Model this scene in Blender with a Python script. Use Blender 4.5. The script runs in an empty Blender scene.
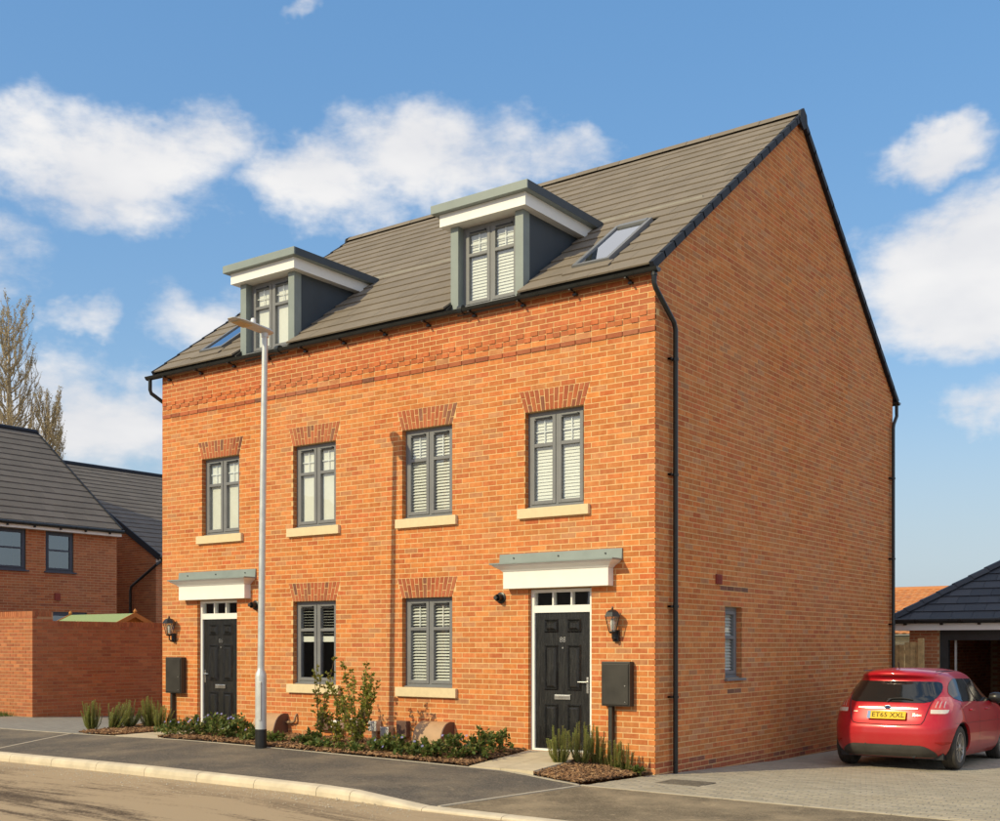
import bpy, bmesh, math, random
import numpy as np
from mathutils import Vector, Matrix
R = math.radians
rnd = random.Random(7)

# ------------------------------------------------------------------ camera, world, sun, exposure
SC = bpy.context.scene
COL = SC.collection
CAM = Vector((7.116, -13.274, 1.69))
YAW = R(35.9)
cd = bpy.data.cameras.new('camera'); cam = bpy.data.objects.new('camera', cd); COL.objects.link(cam)
cam.location = CAM; cam.rotation_euler = (R(90), 0, YAW)
cd.sensor_width = 36; cd.lens = 41.33; cd.shift_y = 0.2345; cd.clip_end = 3000; cd.clip_start = 0.1
SC.camera = cam

SUN_TO = Vector((-0.364, -1.0, 0.66)).normalized()      # towards the sun
sl = bpy.data.lights.new('sun', 'SUN'); sl.energy = 2.4; sl.angle = R(0.55); sl.color = (1.0, 0.875, 0.54)
so = bpy.data.objects.new('sun', sl); COL.objects.link(so)
so.rotation_euler = SUN_TO.to_track_quat('Z', 'Y').to_euler(); so.location = (-20, -25, 30)

SC.view_settings.view_transform = 'Standard'; SC.view_settings.look = 'None'
SC.view_settings.exposure = .57; SC.view_settings.gamma = 1.0
SC.render.engine = 'CYCLES'
SC.cycles.use_denoising = True
SC.cycles.max_bounces = 6; SC.cycles.transparent_max_bounces = 12
SC.cycles.sample_clamp_indirect = 6.0

class NT:
    """small helper round a node tree"""
    def __init__(s, tree): s.t = tree
    def n(s, typ, ins=None, **kw):
        nd = s.t.nodes.new(typ)
        for k, v in kw.items(): setattr(nd, k, v)
        for k, v in (ins or {}).items(): s.set(nd, k, v)
        return nd
    def set(s, nd, k, v):
        sock = nd.inputs[k]
        if isinstance(v, bpy.types.NodeSocket): s.t.links.new(v, sock)
        elif isinstance(v, bpy.types.Node): s.t.links.new(v.outputs[0], sock)
        else: sock.default_value = v
    def math(s, op, a, b=0.0, c=None, clamp=False):
        nd = s.n('ShaderNodeMath', operation=op, use_clamp=clamp); s.set(nd, 0, a); s.set(nd, 1, b)
        if c is not None: s.set(nd, 2, c)
        return nd.outputs[0]
    def mix(s, f, a, b, blend='MIX'):
        nd = s.n('ShaderNodeMix', data_type='RGBA', blend_type=blend)
        s.set(nd, 0, f); s.set(nd, 6, a); s.set(nd, 7, b)
        return nd.outputs[2]
    def ramp(s, fac, stops, interp='LINEAR'):
        nd = s.n('ShaderNodeValToRGB'); cr = nd.color_ramp; cr.interpolation = interp
        while len(cr.elements) > 1: cr.elements.remove(cr.elements[-1])
        cr.elements[0].position = stops[0][0]; cr.elements[0].color = (*stops[0][1], 1)
        for p, c in stops[1:]:
            e = cr.elements.new(p); e.color = (*c, 1)
        s.set(nd, 0, fac)
        return nd.outputs[0]
    def noise(s, vec, scale, detail=4, rough=0.55, dist=0.0):
        nd = s.n('ShaderNodeTexNoise', {'Scale': scale, 'Detail': detail, 'Roughness': rough, 'Distortion': dist})
        if vec is not None: s.set(nd, 'Vector', vec)
        return nd.outputs[0]
    def maprange(s, v, a, b, c=0.0, d=1.0, smooth=False):
        nd = s.n('ShaderNodeMapRange', interpolation_type='SMOOTHSTEP' if smooth else 'LINEAR')
        s.set(nd, 0, v); s.set(nd, 1, a); s.set(nd, 2, b); s.set(nd, 3, c); s.set(nd, 4, d)
        return nd.outputs[0]

# ---- sky: clear blue with scattered low cumulus
w = bpy.data.worlds.new('World'); SC.world = w; w.use_nodes = True
nt = NT(w.node_tree); w.node_tree.nodes.clear()
sky = nt.n('ShaderNodeTexSky', sky_type='NISHITA', sun_disc=False)
sky.sun_elevation = math.asin(SUN_TO.z); sky.sun_rotation = math.atan2(SUN_TO.x, SUN_TO.y)
sky.air_density = 1.0; sky.dust_density = 0.6; sky.ozone_density = 2.0; sky.altitude = 50
tc = nt.n('ShaderNodeTexCoord')
D = tc.outputs['Generated']
sep = nt.n('ShaderNodeSeparateXYZ', {0: D})
el = nt.math('ARCSINE', sep.outputs[2])
az = nt.math('ARCTAN2', sep.outputs[0], sep.outputs[1])          # 0 = +Y, positive towards +X
hd = nt.math('MAXIMUM', sep.outputs[2], 0.03)
def sky_dir(px, py):
    v = Vector((math.cos(YAW), math.sin(YAW), 0)) * ((px - 500) / 1148) + Vector((-math.sin(YAW), math.cos(YAW), 0)) + Vector((0, 0, (645 - py) / 1148))
    v.normalize(); return math.atan2(v.x, v.y), math.asin(v.z)
# single clouds of this afternoon: (azimuth/elevation found once from the photograph), half widths in degrees, weight
CLOUDS = [(110, 165, 6.6, 3.3, .95), (40, 140, 4.0, 2.6, .7), (190, 150, 3.6, 2.2, .6), (420, 150, 6.0, 2.8, .85), (330, 190, 4.5, 2.2, .75), (545, 165, 4.0, 1.3, .55),
          (95, 420, 6.0, 2.8, .72), (215, 330, 3.0, 2.0, .6), (90, 322, 2.2, .9, .55), (930, 150, 3.6, 1.5, .80), (975, 275, 7.0, 3.9, 1.05), (985, 410, 3.6, 1.6, .7),
          (1130, 230, 7.0, 4.0, .9), (-120, 250, 7.0, 3.6, .8), (300, 5, 1.6, .5, .38), (-60, 420, 6.0, 3.0, .6)]
warp = nt.n('ShaderNodeTexNoise', {'Vector': D, 'Scale': 9.0, 'Detail': 5.0, 'Roughness': .6})
wsep = nt.n('ShaderNodeSeparateXYZ', {0: warp.outputs[1]})
azw = nt.math('ADD', az, nt.math('MULTIPLY', nt.math('SUBTRACT', wsep.outputs[0], .5), .13))
elw = nt.math('ADD', el, nt.math('MULTIPLY', nt.math('SUBTRACT', wsep.outputs[1], .5), .10))
tot = None
for (px, py, ra, re, wt) in CLOUDS:
    a0, e0 = sky_dir(px, py)
    u_ = nt.math('MULTIPLY', nt.math('SUBTRACT', azw, a0), 1 / R(ra * 1.0))
    v_ = nt.math('MULTIPLY', nt.math('SUBTRACT', elw, e0), 1 / R(re * 1.1))
    d2 = nt.math('ADD', nt.math('MULTIPLY', u_, u_), nt.math('MULTIPLY', v_, v_))
    b_ = nt.math('MULTIPLY', nt.math('SUBTRACT', 1.0, d2), wt)
    tot = b_ if tot is None else nt.math('MAXIMUM', tot, b_)
# cumulus over the unseen rest of the sky, thickened to brighten the shaded gable
stretch = nt.n('ShaderNodeVectorMath', {0: D, 1: (1, 1, 2.2)}, operation='MULTIPLY')
far_c = nt.maprange(nt.noise(stretch.outputs[0], 3.2, 3), .35, .55, -.6, .9)
elsewhere = nt.maprange(nt.math('ABSOLUTE', nt.math('ADD', az, YAW)), .62, .85, 0, 1)
high = nt.maprange(el, .58, .75, 0, 1)
far_m = nt.math('MAXIMUM', elsewhere, high)
tot = nt.math('MAXIMUM', tot, nt.math('SUBTRACT', nt.math('MULTIPLY', nt.math('ADD', far_c, 1.0), far_m), 1.0))
fine = nt.noise(stretch.outputs[0], 14.0, 8, .62)
dens = nt.math('ADD', tot, nt.math('MULTIPLY', nt.math('SUBTRACT', fine, .5), 1.5))
mask = nt.math('MULTIPLY', nt.maprange(dens, -.02, .80, 0, 1, True), .93)
shade = nt.maprange(nt.noise(stretch.outputs[0], 7.0, 4), .35, .65, 0, 1)
ccol = nt.mix(shade, (.66, .66, .68, 1), (.80, .785, .77, 1))
soft = nt.n('ShaderNodeGamma', {0: sky.outputs[0], 1: .36})
grade = nt.n('ShaderNodeHueSaturation', {'Hue': .508, 'Saturation': 2.35, 'Value': 2.2, 'Color': soft.outputs[0]})
hazy = nt.mix(nt.maprange(el, .0, .24, .85, 0, True), grade.outputs[0], (2.35, 2.85, 3.35, 1))      # pale haze low in the sky all round
bg1 = nt.n('ShaderNodeBackground', {0: hazy, 1: 0.13})
bg2 = nt.n('ShaderNodeBackground', {0: ccol, 1: 0.80})
mx = nt.n('ShaderNodeMixShader', {0: mask, 1: bg1.outputs[0], 2: bg2.outputs[0]})
out = nt.n('ShaderNodeOutputWorld', {0: mx.outputs[0]})

# ------------------------------------------------------------------ materials
def new_mat(name):
    m = bpy.data.materials.new(name); m.use_nodes = True
    t = NT(m.node_tree); b = m.node_tree.nodes['Principled BSDF']
    return m, t, b
def pos(t): return t.n('ShaderNodeNewGeometry').outputs['Position']
def bump(t, b, h, strength=.3, dist=.01):
    bn = t.n('ShaderNodeBump', {'Height': h, 'Strength': strength, 'Distance': dist}); t.set(b, 'Normal', bn.outputs[0])
def simple(name, col, rough=.5, metal=0., var=.12, scale=6., bmp=0., spec=.5, coat=0.):
    m, t, b = new_mat(name)
    n = t.noise(pos(t), scale, 5, .6)
    c = t.mix(t.maprange(n, .3, .7), (*[x * (1 - var) for x in col], 1), (*[min(1, x * (1 + var)) for x in col], 1))
    t.set(b, 'Base Color', c); t.set(b, 'Roughness', t.maprange(n, .2, .8, max(.02, rough - .08), min(1, rough + .08)))
    t.set(b, 'Metallic', metal); t.set(b, 'Specular IOR Level', spec); t.set(b, 'Coat Weight', coat)
    if bmp: bump(t, b, t.noise(pos(t), scale * 12, 4), bmp, .004)
    return m
def brick_mat(name, stops, flame=.6, grime=0.):
    m, t, b = new_mat(name)
    g = t.n('ShaderNodeNewGeometry'); oi = t.n('ShaderNodeObjectInfo')
    rv = t.math('FRACT', t.math('ADD', g.outputs['Random Per Island'], oi.outputs['Random']))
    base = t.ramp(rv, stops)
    rv2 = t.math('FRACT', t.math('MULTIPLY', rv, 57.3))
    mp = t.n('ShaderNodeVectorMath', {0: g.outputs['Position'], 1: (9, 9, 5)}, operation='MULTIPLY')
    off = t.n('ShaderNodeVectorMath', {0: mp.outputs[0], 1: rv2}, operation='ADD')
    n1 = t.noise(off.outputs[0], 1.4, 5, .65)
    dark = t.mix(1.0, base, (.70, .62, .62, 1), 'MULTIPLY')
    lite = t.mix(.34, base, (.66, .38, .16, 1))
    f = t.maprange(n1, .35, .65)
    c = t.mix(flame, base, t.mix(f, dark, lite))
    v = t.maprange(rv2, 0, 1, .84, 1.14)
    c = t.mix(1.0, c, t.n('ShaderNodeCombineColor', {0: v, 1: v, 2: v}).outputs[0], 'MULTIPLY')
    big = t.noise(g.outputs['Position'], .55, 3, .5)
    c = t.mix(t.maprange(big, .35, .7, 0, .16), c, (.50, .33, .22, 1))
    bl = t.math('MULTIPLY', t.maprange(t.noise(g.outputs['Position'], 3.0, 6, .7), .66, .78), .35)   # lime bloom
    c = t.mix(bl, c, (.62, .52, .42, 1))
    t.set(b, 'Base Color', c); t.set(b, 'Roughness', .88); t.set(b, 'Specular IOR Level', .25)
    bump(t, b, t.noise(g.outputs['Position'], 90, 4, .7), .5, .004)
    return m
OR = (.65, .190, .046); OR2 = (.67, .226, .058); RD = (.58, .133, .042); RD2 = (.62, .160, .046); GY = (.55, .235, .11)
M = {}
M['brick'] = brick_mat('orange_multi_brick', [(0, OR), (.16, OR2), (.30, OR), (.45, RD2), (.58, OR2), (.70, RD), (.80, OR), (.90, GY), (.97, OR2), (1, OR)])
M['brick_mid'] = brick_mat('deep_orange_shaded_eaves_brick', [(0, RD), (.3, (.50, .12, .04)), (.6, RD2), (.85, (.46, .11, .045)), (1, RD)], .5)  # redder brick, with the shadow under the eaves mixed into its colour
M['brick_red'] = brick_mat('red_feature_brick', [(0, (.38, .085, .04)), (.3, (.46, .115, .045)), (.55, (.41, .095, .04)), (.70, (.20, .075, .055)), (.86, (.46, .125, .05)), (1, (.32, .07, .038))], .3)
M['brick_dark'] = brick_mat('dark_brown_header_brick', [(0, (.16, .06, .045)), (.5, (.22, .075, .05)), (1, (.13, .055, .045))], .3)
M['brick_old'] = brick_mat('red_neighbour_brick', [(0, (.44, .125, .05)), (.3, (.48, .15, .055)), (.6, (.38, .10, .045)), (.8, (.5, .17, .07)), (1, (.40, .11, .05))], .3)
M['mortar'] = simple('buff_mortar', (.72, .475, .235), .95, var=.1, scale=20, bmp=.4, spec=.1)
M['mortar_dull'] = simple('dull_mortar', (.52, .345, .20), .95, var=.1, scale=20, spec=.1)
def tile_mat(name, c1, c2, c3, rough=.8):
    m, t, b = new_mat(name)
    g = t.n('ShaderNodeNewGeometry'); oi = t.n('ShaderNodeObjectInfo')
    rv = t.math('FRACT', t.math('ADD', g.outputs['Random Per Island'], oi.outputs['Random']))
    c = t.ramp(rv, [(0, c1), (.5, c2), (1, c3)])
    n = t.noise(g.outputs['Position'], 2.2, 6, .6)
    c = t.mix(t.maprange(n, .35, .7, 0, .35), c, (*[x * .75 for x in c2], 1))
    t.set(b, 'Base Color', c); t.set(b, 'Roughness', rough); t.set(b, 'Specular IOR Level', .3)
    bump(t, b, t.noise(g.outputs['Position'], 130, 3, .7), .35, .003)
    return m
M['tile'] = tile_mat('brown_grey_concrete_tile', (.205, .170, .135), (.225, .186, .148), (.245, .203, .162))
M['tile_nb'] = tile_mat('grey_brown_tile_neighbour', (.145, .125, .108), (.16, .138, .118), (.175, .15, .13))
M['slate'] = tile_mat('dark_slate_tile', (.032, .036, .046), (.045, .05, .062), (.06, .064, .076), .55)
M['pantile'] = tile_mat('orange_clay_pantile', (.52, .20, .075), (.60, .26, .10), (.46, .18, .08))
M['deck'] = simple('roof_underlay', (.03, .028, .026), .9)
M['verge'] = simple('black_verge_plastic', (.014, .017, .026), .6, var=.2, spec=.3)
M['black'] = simple('black_plastic', (.016, .016, .017), .35, var=.2)
M['gutter'] = simple('black_gutter_plastic', (.018, .021, .023), .3, var=.25)
M['frame'] = simple('grey_window_upvc', (.185, .188, .200), .45, var=.05)
M['frame_blue'] = simple('blue_grey_window_upvc', (.045, .055, .085), .4, var=.05)
M['lead'] = simple('grey_green_lead', (.235, .275, .27), .5, var=.10, scale=3)
M['clad'] = simple('dark_blue_grey_cladding', (.045, .06, .078), .55, var=.10, scale=3)
M['white'] = simple('white_upvc', (.86, .855, .84), .35, var=.02)
M['stone'] = simple('cream_cast_stone', (.74, .60, .38), .9, var=.06, scale=14, bmp=.3)
M['slab'] = simple('buff_paving_slab', (.56, .47, .33), .92, var=.12, scale=5, bmp=.3)
M['chrome'] = simple('satin_chrome', (.72, .70, .66), .28, 1., var=.05)
M['galv'] = simple('galvanised_steel', (.62, .63, .63), .42, .35, var=.10, scale=7)
M['lampgrey'] = simple('painted_light_grey', (.50, .49, .47), .5, var=.06)
M['blind'] = simple('white_blind_slat', (.84, .82, .77), .6, var=.03)
M['room'] = simple('dim_room_plaster', (.30, .28, .25), .9)
M['wood'] = simple('tan_fence_timber', (.55, .38, .17), .85, var=.3, scale=9, bmp=.4)
M['shedwood'] = simple('orange_shed_timber', (.50, .20, .05), .8, var=.2)
M['felt'] = simple('green_mineral_felt', (.28, .36, .17), .95, var=.12, scale=30)
M['cream'] = simple('cream_render', (.72, .62, .42), .9)
M['boxbrown'] = simple('brown_plastic_box', (.14, .075, .055), .5, var=.15)
M['boxtan'] = simple('tan_meter_housing', (.46, .28, .155), .55, var=.12)
M['copper'] = simple('gas_pipe_brown', (.30, .19, .11), .5, .3)
M['darkmetal'] = simple('dark_grey_metal', (.05, .052, .055), .45, .4)
M['cabinet'] = simple('dark_brown_cabinet', (.034, .030, .026), .5, var=.25, scale=4)
M['terracotta'] = simple('terracotta_vent', (.26, .045, .03), .8)

def door_mat():
    m, t, b = new_mat('black_woodgrain_door')
    p = pos(t); v = t.n('ShaderNodeVectorMath', {0: p, 1: (26, 26, 3.2)}, operation='MULTIPLY')
    n = t.noise(v.outputs[0], 1.6, 5, .6, .8)
    t.set(b, 'Base Color', t.mix(t.maprange(n, .4, .65), (.008, .008, .009, 1), (.026, .025, .024, 1)))
    t.set(b, 'Roughness', .27); t.set(b, 'Specular IOR Level', .65); bump(t, b, n, .45, .006)
    return m
M['door'] = door_mat()
def glass_mat(name, tint=(.90, .93, .92), base=.03, refl=1.0):
    m = bpy.data.materials.new(name); m.use_nodes = True; t = NT(m.node_tree); m.node_tree.nodes.clear()
    g = t.n('ShaderNodeNewGeometry'); dp = t.n('ShaderNodeVectorMath', {0: g.outputs['Normal'], 1: g.outputs['Incoming']}, operation='DOT_PRODUCT')
    sch = t.math('POWER', t.math('SUBTRACT', 1.0, t.math('ABSOLUTE', dp.outputs['Value'])), 5.0)
    f = t.math('ADD', t.math('MULTIPLY', t.math('ADD', t.math('MULTIPLY', sch, .92), .08), refl), base, clamp=True)
    tr = t.n('ShaderNodeBsdfTransparent', {0: (*tint, 1)}); gl = t.n('ShaderNodeBsdfGlossy', {0: (.95, .97, 1, 1), 1: .015})
    wob = t.noise(pos(t), 1.6, 2); bn = t.n('ShaderNodeBump', {'Height': wob, 'Strength': .012, 'Distance': .05}); t.set(gl, 'Normal', bn.outputs[0])
    mxs = t.n('ShaderNodeMixShader', {0: f, 1: tr.outputs[0], 2: gl.outputs[0]})
    t.n('ShaderNodeOutputMaterial', {0: mxs.outputs[0]}); return m
M['glass'] = glass_mat('window_glass')
M['glass_sky'] = glass_mat('coated_window_glass', (.5, .55, .55), .34)
M['glass_mid'] = glass_mat('neighbour_window_glass', (.55, .60, .62), .15)
M['lampglass'] = glass_mat('lantern_glass', (.9, .9, .88), .08)

def asphalt(name, base, dust, dust_amt, streak=False):
    m, t, b = new_mat(name)
    p = pos(t)
    n = t.noise(p, 1.1, 6, .62); f = t.noise(p, 160, 3, .7); agg = t.maprange(f, .35, .7)
    c = t.mix(agg, (*[x * .72 for x in base], 1), (*[x * 1.35 for x in base], 1))
    d = t.maprange(n, .42, .72, 0, dust_amt)
    sm = t.noise(p, 7, 6, .75); d = t.math('ADD', d, t.maprange(sm, .56, .70, 0, dust_amt * .9))
    md = t.noise(p, 38, 4, .75); c = t.mix(1.0, c, t.ramp(md, [(.32, (.50, .50, .50)), (.68, (1.55, 1.50, 1.42))]), 'MULTIPLY')
    if streak:
        v = t.n('ShaderNodeVectorMath', {0: p, 1: (.22, 1.7, 1)}, operation='MULTIPLY')
        s1 = t.noise(v.outputs[0], 1.15, 10, .70, .4)
        s1 = t.math('ADD', s1, t.math('MULTIPLY', t.math('SUBTRACT', t.noise(p, 26, 4, .8), .5), .30))
        s2 = t.maprange(s1, .40, .52, 0, 1)
        sy = t.n('ShaderNodeSeparateXYZ', {0: p}).outputs[1]
        edge = t.maprange(sy, -5.5, -4.5, 0, .95)             # sand swept up along the kerb
        d = t.math('MAXIMUM', t.math('MULTIPLY', s2, .92), t.math('ADD', edge, t.maprange(n, .3, .7, -.25, .1)), clamp=True)
    c = t.mix(d, c, (*dust, 1))
    t.set(b, 'Base Color', c); t.set(b, 'Roughness', .93); t.set(b, 'Specular IOR Level', .25)
    bump(t, b, f, .6, .006); return m
M['road'] = asphalt('dusty_road_asphalt', (.10, .072, .05), (.46, .345, .22), .8, True)
M['footway'] = asphalt('dark_footway_asphalt', (.125, .112, .098), (.34, .27, .185), .55)
M['crossover'] = asphalt('dusty_crossover_asphalt', (.18, .145, .10), (.42, .325, .21), .8)
M['kerb'] = simple('pale_concrete_kerb', (.62, .53, .395), .92, var=.16, scale=3.5, bmp=.3)
M['edging'] = simple('concrete_edging', (.46, .40, .31), .92, var=.12)
M['sandjoint'] = simple('sand_joint', (.17, .145, .115), .95, var=.15, scale=10)
def paver_mat():
    m, t, b = new_mat('grey_buff_block_paver')
    g = t.n('ShaderNodeNewGeometry'); oi = t.n('ShaderNodeObjectInfo')
    rv = t.math('FRACT', t.math('ADD', g.outputs['Random Per Island'], oi.outputs['Random']))
    c = t.ramp(rv, [(0, (.32, .275, .205)), (.4, (.38, .33, .245)), (.75, (.43, .37, .28)), (1, (.30, .265, .205))])
    n = t.noise(g.outputs['Position'], .9, 5, .6)
    c = t.mix(t.maprange(n, .42, .7, 0, .5), c, (.38, .315, .225, 1))
    t.set(b, 'Base Color', c); t.set(b, 'Roughness', .92); bump(t, b, t.noise(g.outputs['Position'], 120, 3, .7), .4, .004)
    return m
M['paver'] = paver_mat()
def far_paving():
    m, t, b = new_mat('grey_block_paving_far')
    bt = t.n('ShaderNodeTexBrick', {'Color1': (.25, .23, .20, 1), 'Color2': (.31, .285, .245, 1), 'Mortar': (.17, .15, .13, 1), 'Scale': 1.0, 'Mortar Size': .006, 'Brick Width': .2, 'Row Height': .1})
    t.set(bt, 'Vector', pos(t)); t.set(b, 'Base Color', bt.outputs[0]); t.set(b, 'Roughness', .92); return m
M['paving_far'] = far_paving()
M['soil'] = simple('dark_mulch_soil', (.075, .045, .025), .95, var=.4, scale=25, bmp=.8)
def chip_mat():
    m, t, b = new_mat('bark_chips')
    g = t.n('ShaderNodeNewGeometry')
    t.set(b, 'Base Color', t.ramp(g.outputs['Random Per Island'], [(0, (.10, .05, .022)), (.4, (.20, .10, .045)), (.75, (.31, .165, .075)), (1, (.40, .25, .13))])); t.set(b, 'Roughness', .9); return m
M['chips'] = chip_mat()
def leaf_mat(name, stops, trans=.35):
    m, t, b = new_mat(name)
    g = t.n('ShaderNodeNewGeometry'); oi = t.n('ShaderNodeObjectInfo')
    rv = t.math('FRACT', t.math('ADD', g.outputs['Random Per Island'], oi.outputs['Random']))
    t.set(b, 'Base Color', t.ramp(rv, stops)); t.set(b, 'Roughness', .5)
    t.set(b, 'Specular IOR Level', .35)
    tr = t.n('ShaderNodeBsdfTranslucent'); t.set(tr, 0, t.ramp(rv, stops))
    mxs = t.n('ShaderNodeMixShader', {0: trans, 1: b.outputs[0], 2: tr.outputs[0]})
    t.set(m.node_tree.nodes['Material Output'], 0, mxs.outputs[0]); return m
M['rosemary'] = leaf_mat('rosemary_needles', [(0, (.25, .30, .07)), (.4, (.33, .39, .09)), (.8, (.42, .45, .13)), (1, (.44, .36, .14))])
M['vinca'] = leaf_mat('dark_glossy_leaves', [(0, (.07, .11, .026)), (.4, (.11, .16, .036)), (.72, (.165, .21, .05)), (.90, (.25, .25, .07)), (1, (.36, .27, .10))], .35)
M['shrub'] = leaf_mat('yellow_green_shrub_leaves', [(0, (.15, .175, .03)), (.4, (.23, .255, .045)), (.8, (.34, .34, .07)), (1, (.37, .24, .07))], .4)
M['flower'] = leaf_mat('lilac_petals', [(0, (.28, .26, .62)), (1, (.42, .40, .75))], .3)
M['stem'] = simple('brown_stem', (.16, .10, .055), .85)
M['bark'] = simple('pale_tree_bark', (.40, .32, .21), .9, var=.2, scale=3)
M['bud'] = leaf_mat('tan_tree_buds', [(0, (.40, .30, .16)), (.5, (.48, .37, .20)), (1, (.42, .36, .18))], .3)
M['grass'] = leaf_mat('grass_blades', [(0, (.06, .11, .02)), (.6, (.11, .17, .03)), (1, (.19, .21, .06))], .35)
M['earth'] = simple('rough_ground', (.30, .25, .17), .95, var=.2, scale=1.5)

# ------------------------------------------------------------------ mesh helpers
ORIG = {}
class MB:
    def __init__(s, T=None): s.v = []; s.f = []; s.T = T
    def add(s, vs, fs):
        k = len(s.v)
        s.v += [s.T(*p) for p in vs] if s.T else [tuple(p) for p in vs]
        s.f += [tuple(k + i for i in f) for f in fs]
    def box(s, x0, x1, y0, y1, z0, z1):
        s.add([(x0, y0, z0), (x1, y0, z0), (x1, y1, z0), (x0, y1, z0), (x0, y0, z1), (x1, y0, z1), (x1, y1, z1), (x0, y1, z1)],
              [(0, 3, 2, 1), (4, 5, 6, 7), (0, 1, 5, 4), (1, 2, 6, 5), (2, 3, 7, 6), (3, 0, 4, 7)])
    def bbox(s, x0, x1, y0, y1, z0, z1, c=.004):
        """box with all edges of the vertical silhouette chamfered"""
        for a, b in ((x0, x1),): pass
        xs = (x0, x0 + c, x1 - c, x1); ys = (y0, y0 + c, y1 - c, y1); zs = (z0, z0 + c, z1 - c, z1)
        bm = bmesh.new(); bmesh.ops.create_cube(bm, size=1)
        for v in bm.verts: v.co = Vector(((x0 + x1) / 2 + v.co.x * (x1 - x0), (y0 + y1) / 2 + v.co.y * (y1 - y0), (z0 + z1) / 2 + v.co.z * (z1 - z0)))
        bmesh.ops.bevel(bm, geom=bm.edges[:], offset=c, segments=2, profile=.7, affect='EDGES')
        bm.verts.index_update()
        s.add([v.co[:] for v in bm.verts], [[v.index for v in f.verts] for f in bm.faces]); bm.free()
    def quad(s, a, b, c, d): s.add([a, b, c, d], [(0, 1, 2, 3)])
    def prism(s, poly, a, b):
        """poly: list of points (callables a(p), b(p) give the two ends)"""
        n = len(poly); vs = [a(p) for p in poly] + [b(p) for p in poly]
        s.add(vs, [tuple(range(n))[::-1], tuple(range(n, 2 * n))] + [(i, (i + 1) % n, n + (i + 1) % n, n + i) for i in range(n)])
    def tube(s, pts, rad, n=10, cap=True):
        pts = [Vector(p) for p in pts]; rads = rad if isinstance(rad, (list, tuple)) else [rad] * len(pts)
        vs = []; fs = []; up = Vector((0, 0, 1)); prev = None
        for i, p in enumerate(pts):
            d = (pts[min(i + 1, len(pts) - 1)] - pts[max(i - 1, 0)]).normalized()
            if prev is None:
                a = d.cross(up)
                if a.length < 1e-3: a = d.cross(Vector((1, 0, 0)))
            else: a = prev - d * prev.dot(d)
            a.normalize(); prev = a; b = d.cross(a)
            for j in range(n):
                t = 2 * math.pi * j / n; vs.append((p + (a * math.cos(t) + b * math.sin(t)) * rads[i])[:])
        for i in range(len(pts) - 1):
            for j in range(n):
                fs.append((i * n + j, i * n + (j + 1) % n, (i + 1) * n + (j + 1) % n, (i + 1) * n + j))
        if cap: fs.append(tuple(range(n))[::-1]); fs.append(tuple(range((len(pts) - 1) * n, len(pts) * n)))
        s.add(vs, fs)
    def lathe(s, prof, c=(0, 0, 0), axis='z', n=20):
        vs = []; fs = []
        for r, h in prof:
            for j in range(n):
                t = 2 * math.pi * j / n; x, y = r * math.cos(t), r * math.sin(t)
                p = {'z': (x, y, h), 'x': (h, x, y), 'y': (x, h, y)}[axis]
                vs.append((c[0] + p[0], c[1] + p[1], c[2] + p[2]))
        for i in range(len(prof) - 1):
            for j in range(n): fs.append((i * n + j, i * n + (j + 1) % n, (i + 1) * n + (j + 1) % n, (i + 1) * n + j))
        fs.append(tuple(range(n))[::-1]); fs.append(tuple(range((len(prof) - 1) * n, len(prof) * n)))
        s.add(vs, fs)
    def mesh(s, name, mat, smooth=False):
        me = bpy.data.meshes.new(name); me.from_pydata(s.v, [], s.f); me.update()
        if not isinstance(mat, bpy.types.Material): mat = M[mat]
        me.materials.append(mat)
        if smooth:
            for p in me.polygons: p.use_smooth = True
            me.set_sharp_from_angle(angle=R(38))
        return me
    def build(s, name, mat, parent=None, smooth=False, kind=None):
        return link(name, s.mesh(name, mat, smooth), parent, kind)
def link(name, data, parent=None, kind=None):
    o = bpy.data.objects.new(name, data); COL.objects.link(o)
    if parent is not None:
        o.parent = parent
        if parent.name in ORIG: o.matrix_parent_inverse = Matrix.Translation(-ORIG[parent.name])
    if kind: o['kind'] = kind
    return o
def root(name, label, cat, loc=(0, 0, 0), group=None, world=True, rotz=0):
    """Empty at the thing's base; with world=True its parts are written in world coordinates"""
    o = bpy.data.objects.new(name, None); COL.objects.link(o); o.location = loc; o.rotation_euler = (0, 0, rotz); o.empty_display_size = .2
    tag(o, label, cat, group)
    if world: ORIG[o.name] = Vector(loc)
    return o
def tag(o, label, cat, group=None):
    o['label'] = label; o['category'] = cat
    if group: o['group'] = group
    return o
def structure(o, label=None):
    o['kind'] = 'structure'
    if label: o['label'] = label
    return o
def text_mesh(txt, size, ext, fn):
    """flat lettering: fn maps (x, y, depth) to world"""
    cu = bpy.data.curves.new('lettering', 'FONT'); cu.body = txt; cu.size = size; cu.align_x = 'CENTER'; cu.align_y = 'CENTER'; cu.extrude = ext; cu.resolution_u = 2
    ob = bpy.data.objects.new('lettering', cu); COL.objects.link(ob)
    bpy.context.view_layer.update()
    me = bpy.data.meshes.new_from_object(ob.evaluated_get(bpy.context.evaluated_depsgraph_get()))
    vs = [fn(*v.co) for v in me.vertices]; fs = [tuple(p.vertices) for p in me.polygons]
    bpy.data.objects.remove(ob); bpy.data.curves.remove(cu); bpy.data.meshes.remove(me)
    mb = MB(); mb.add(vs, fs); return mb

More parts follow.
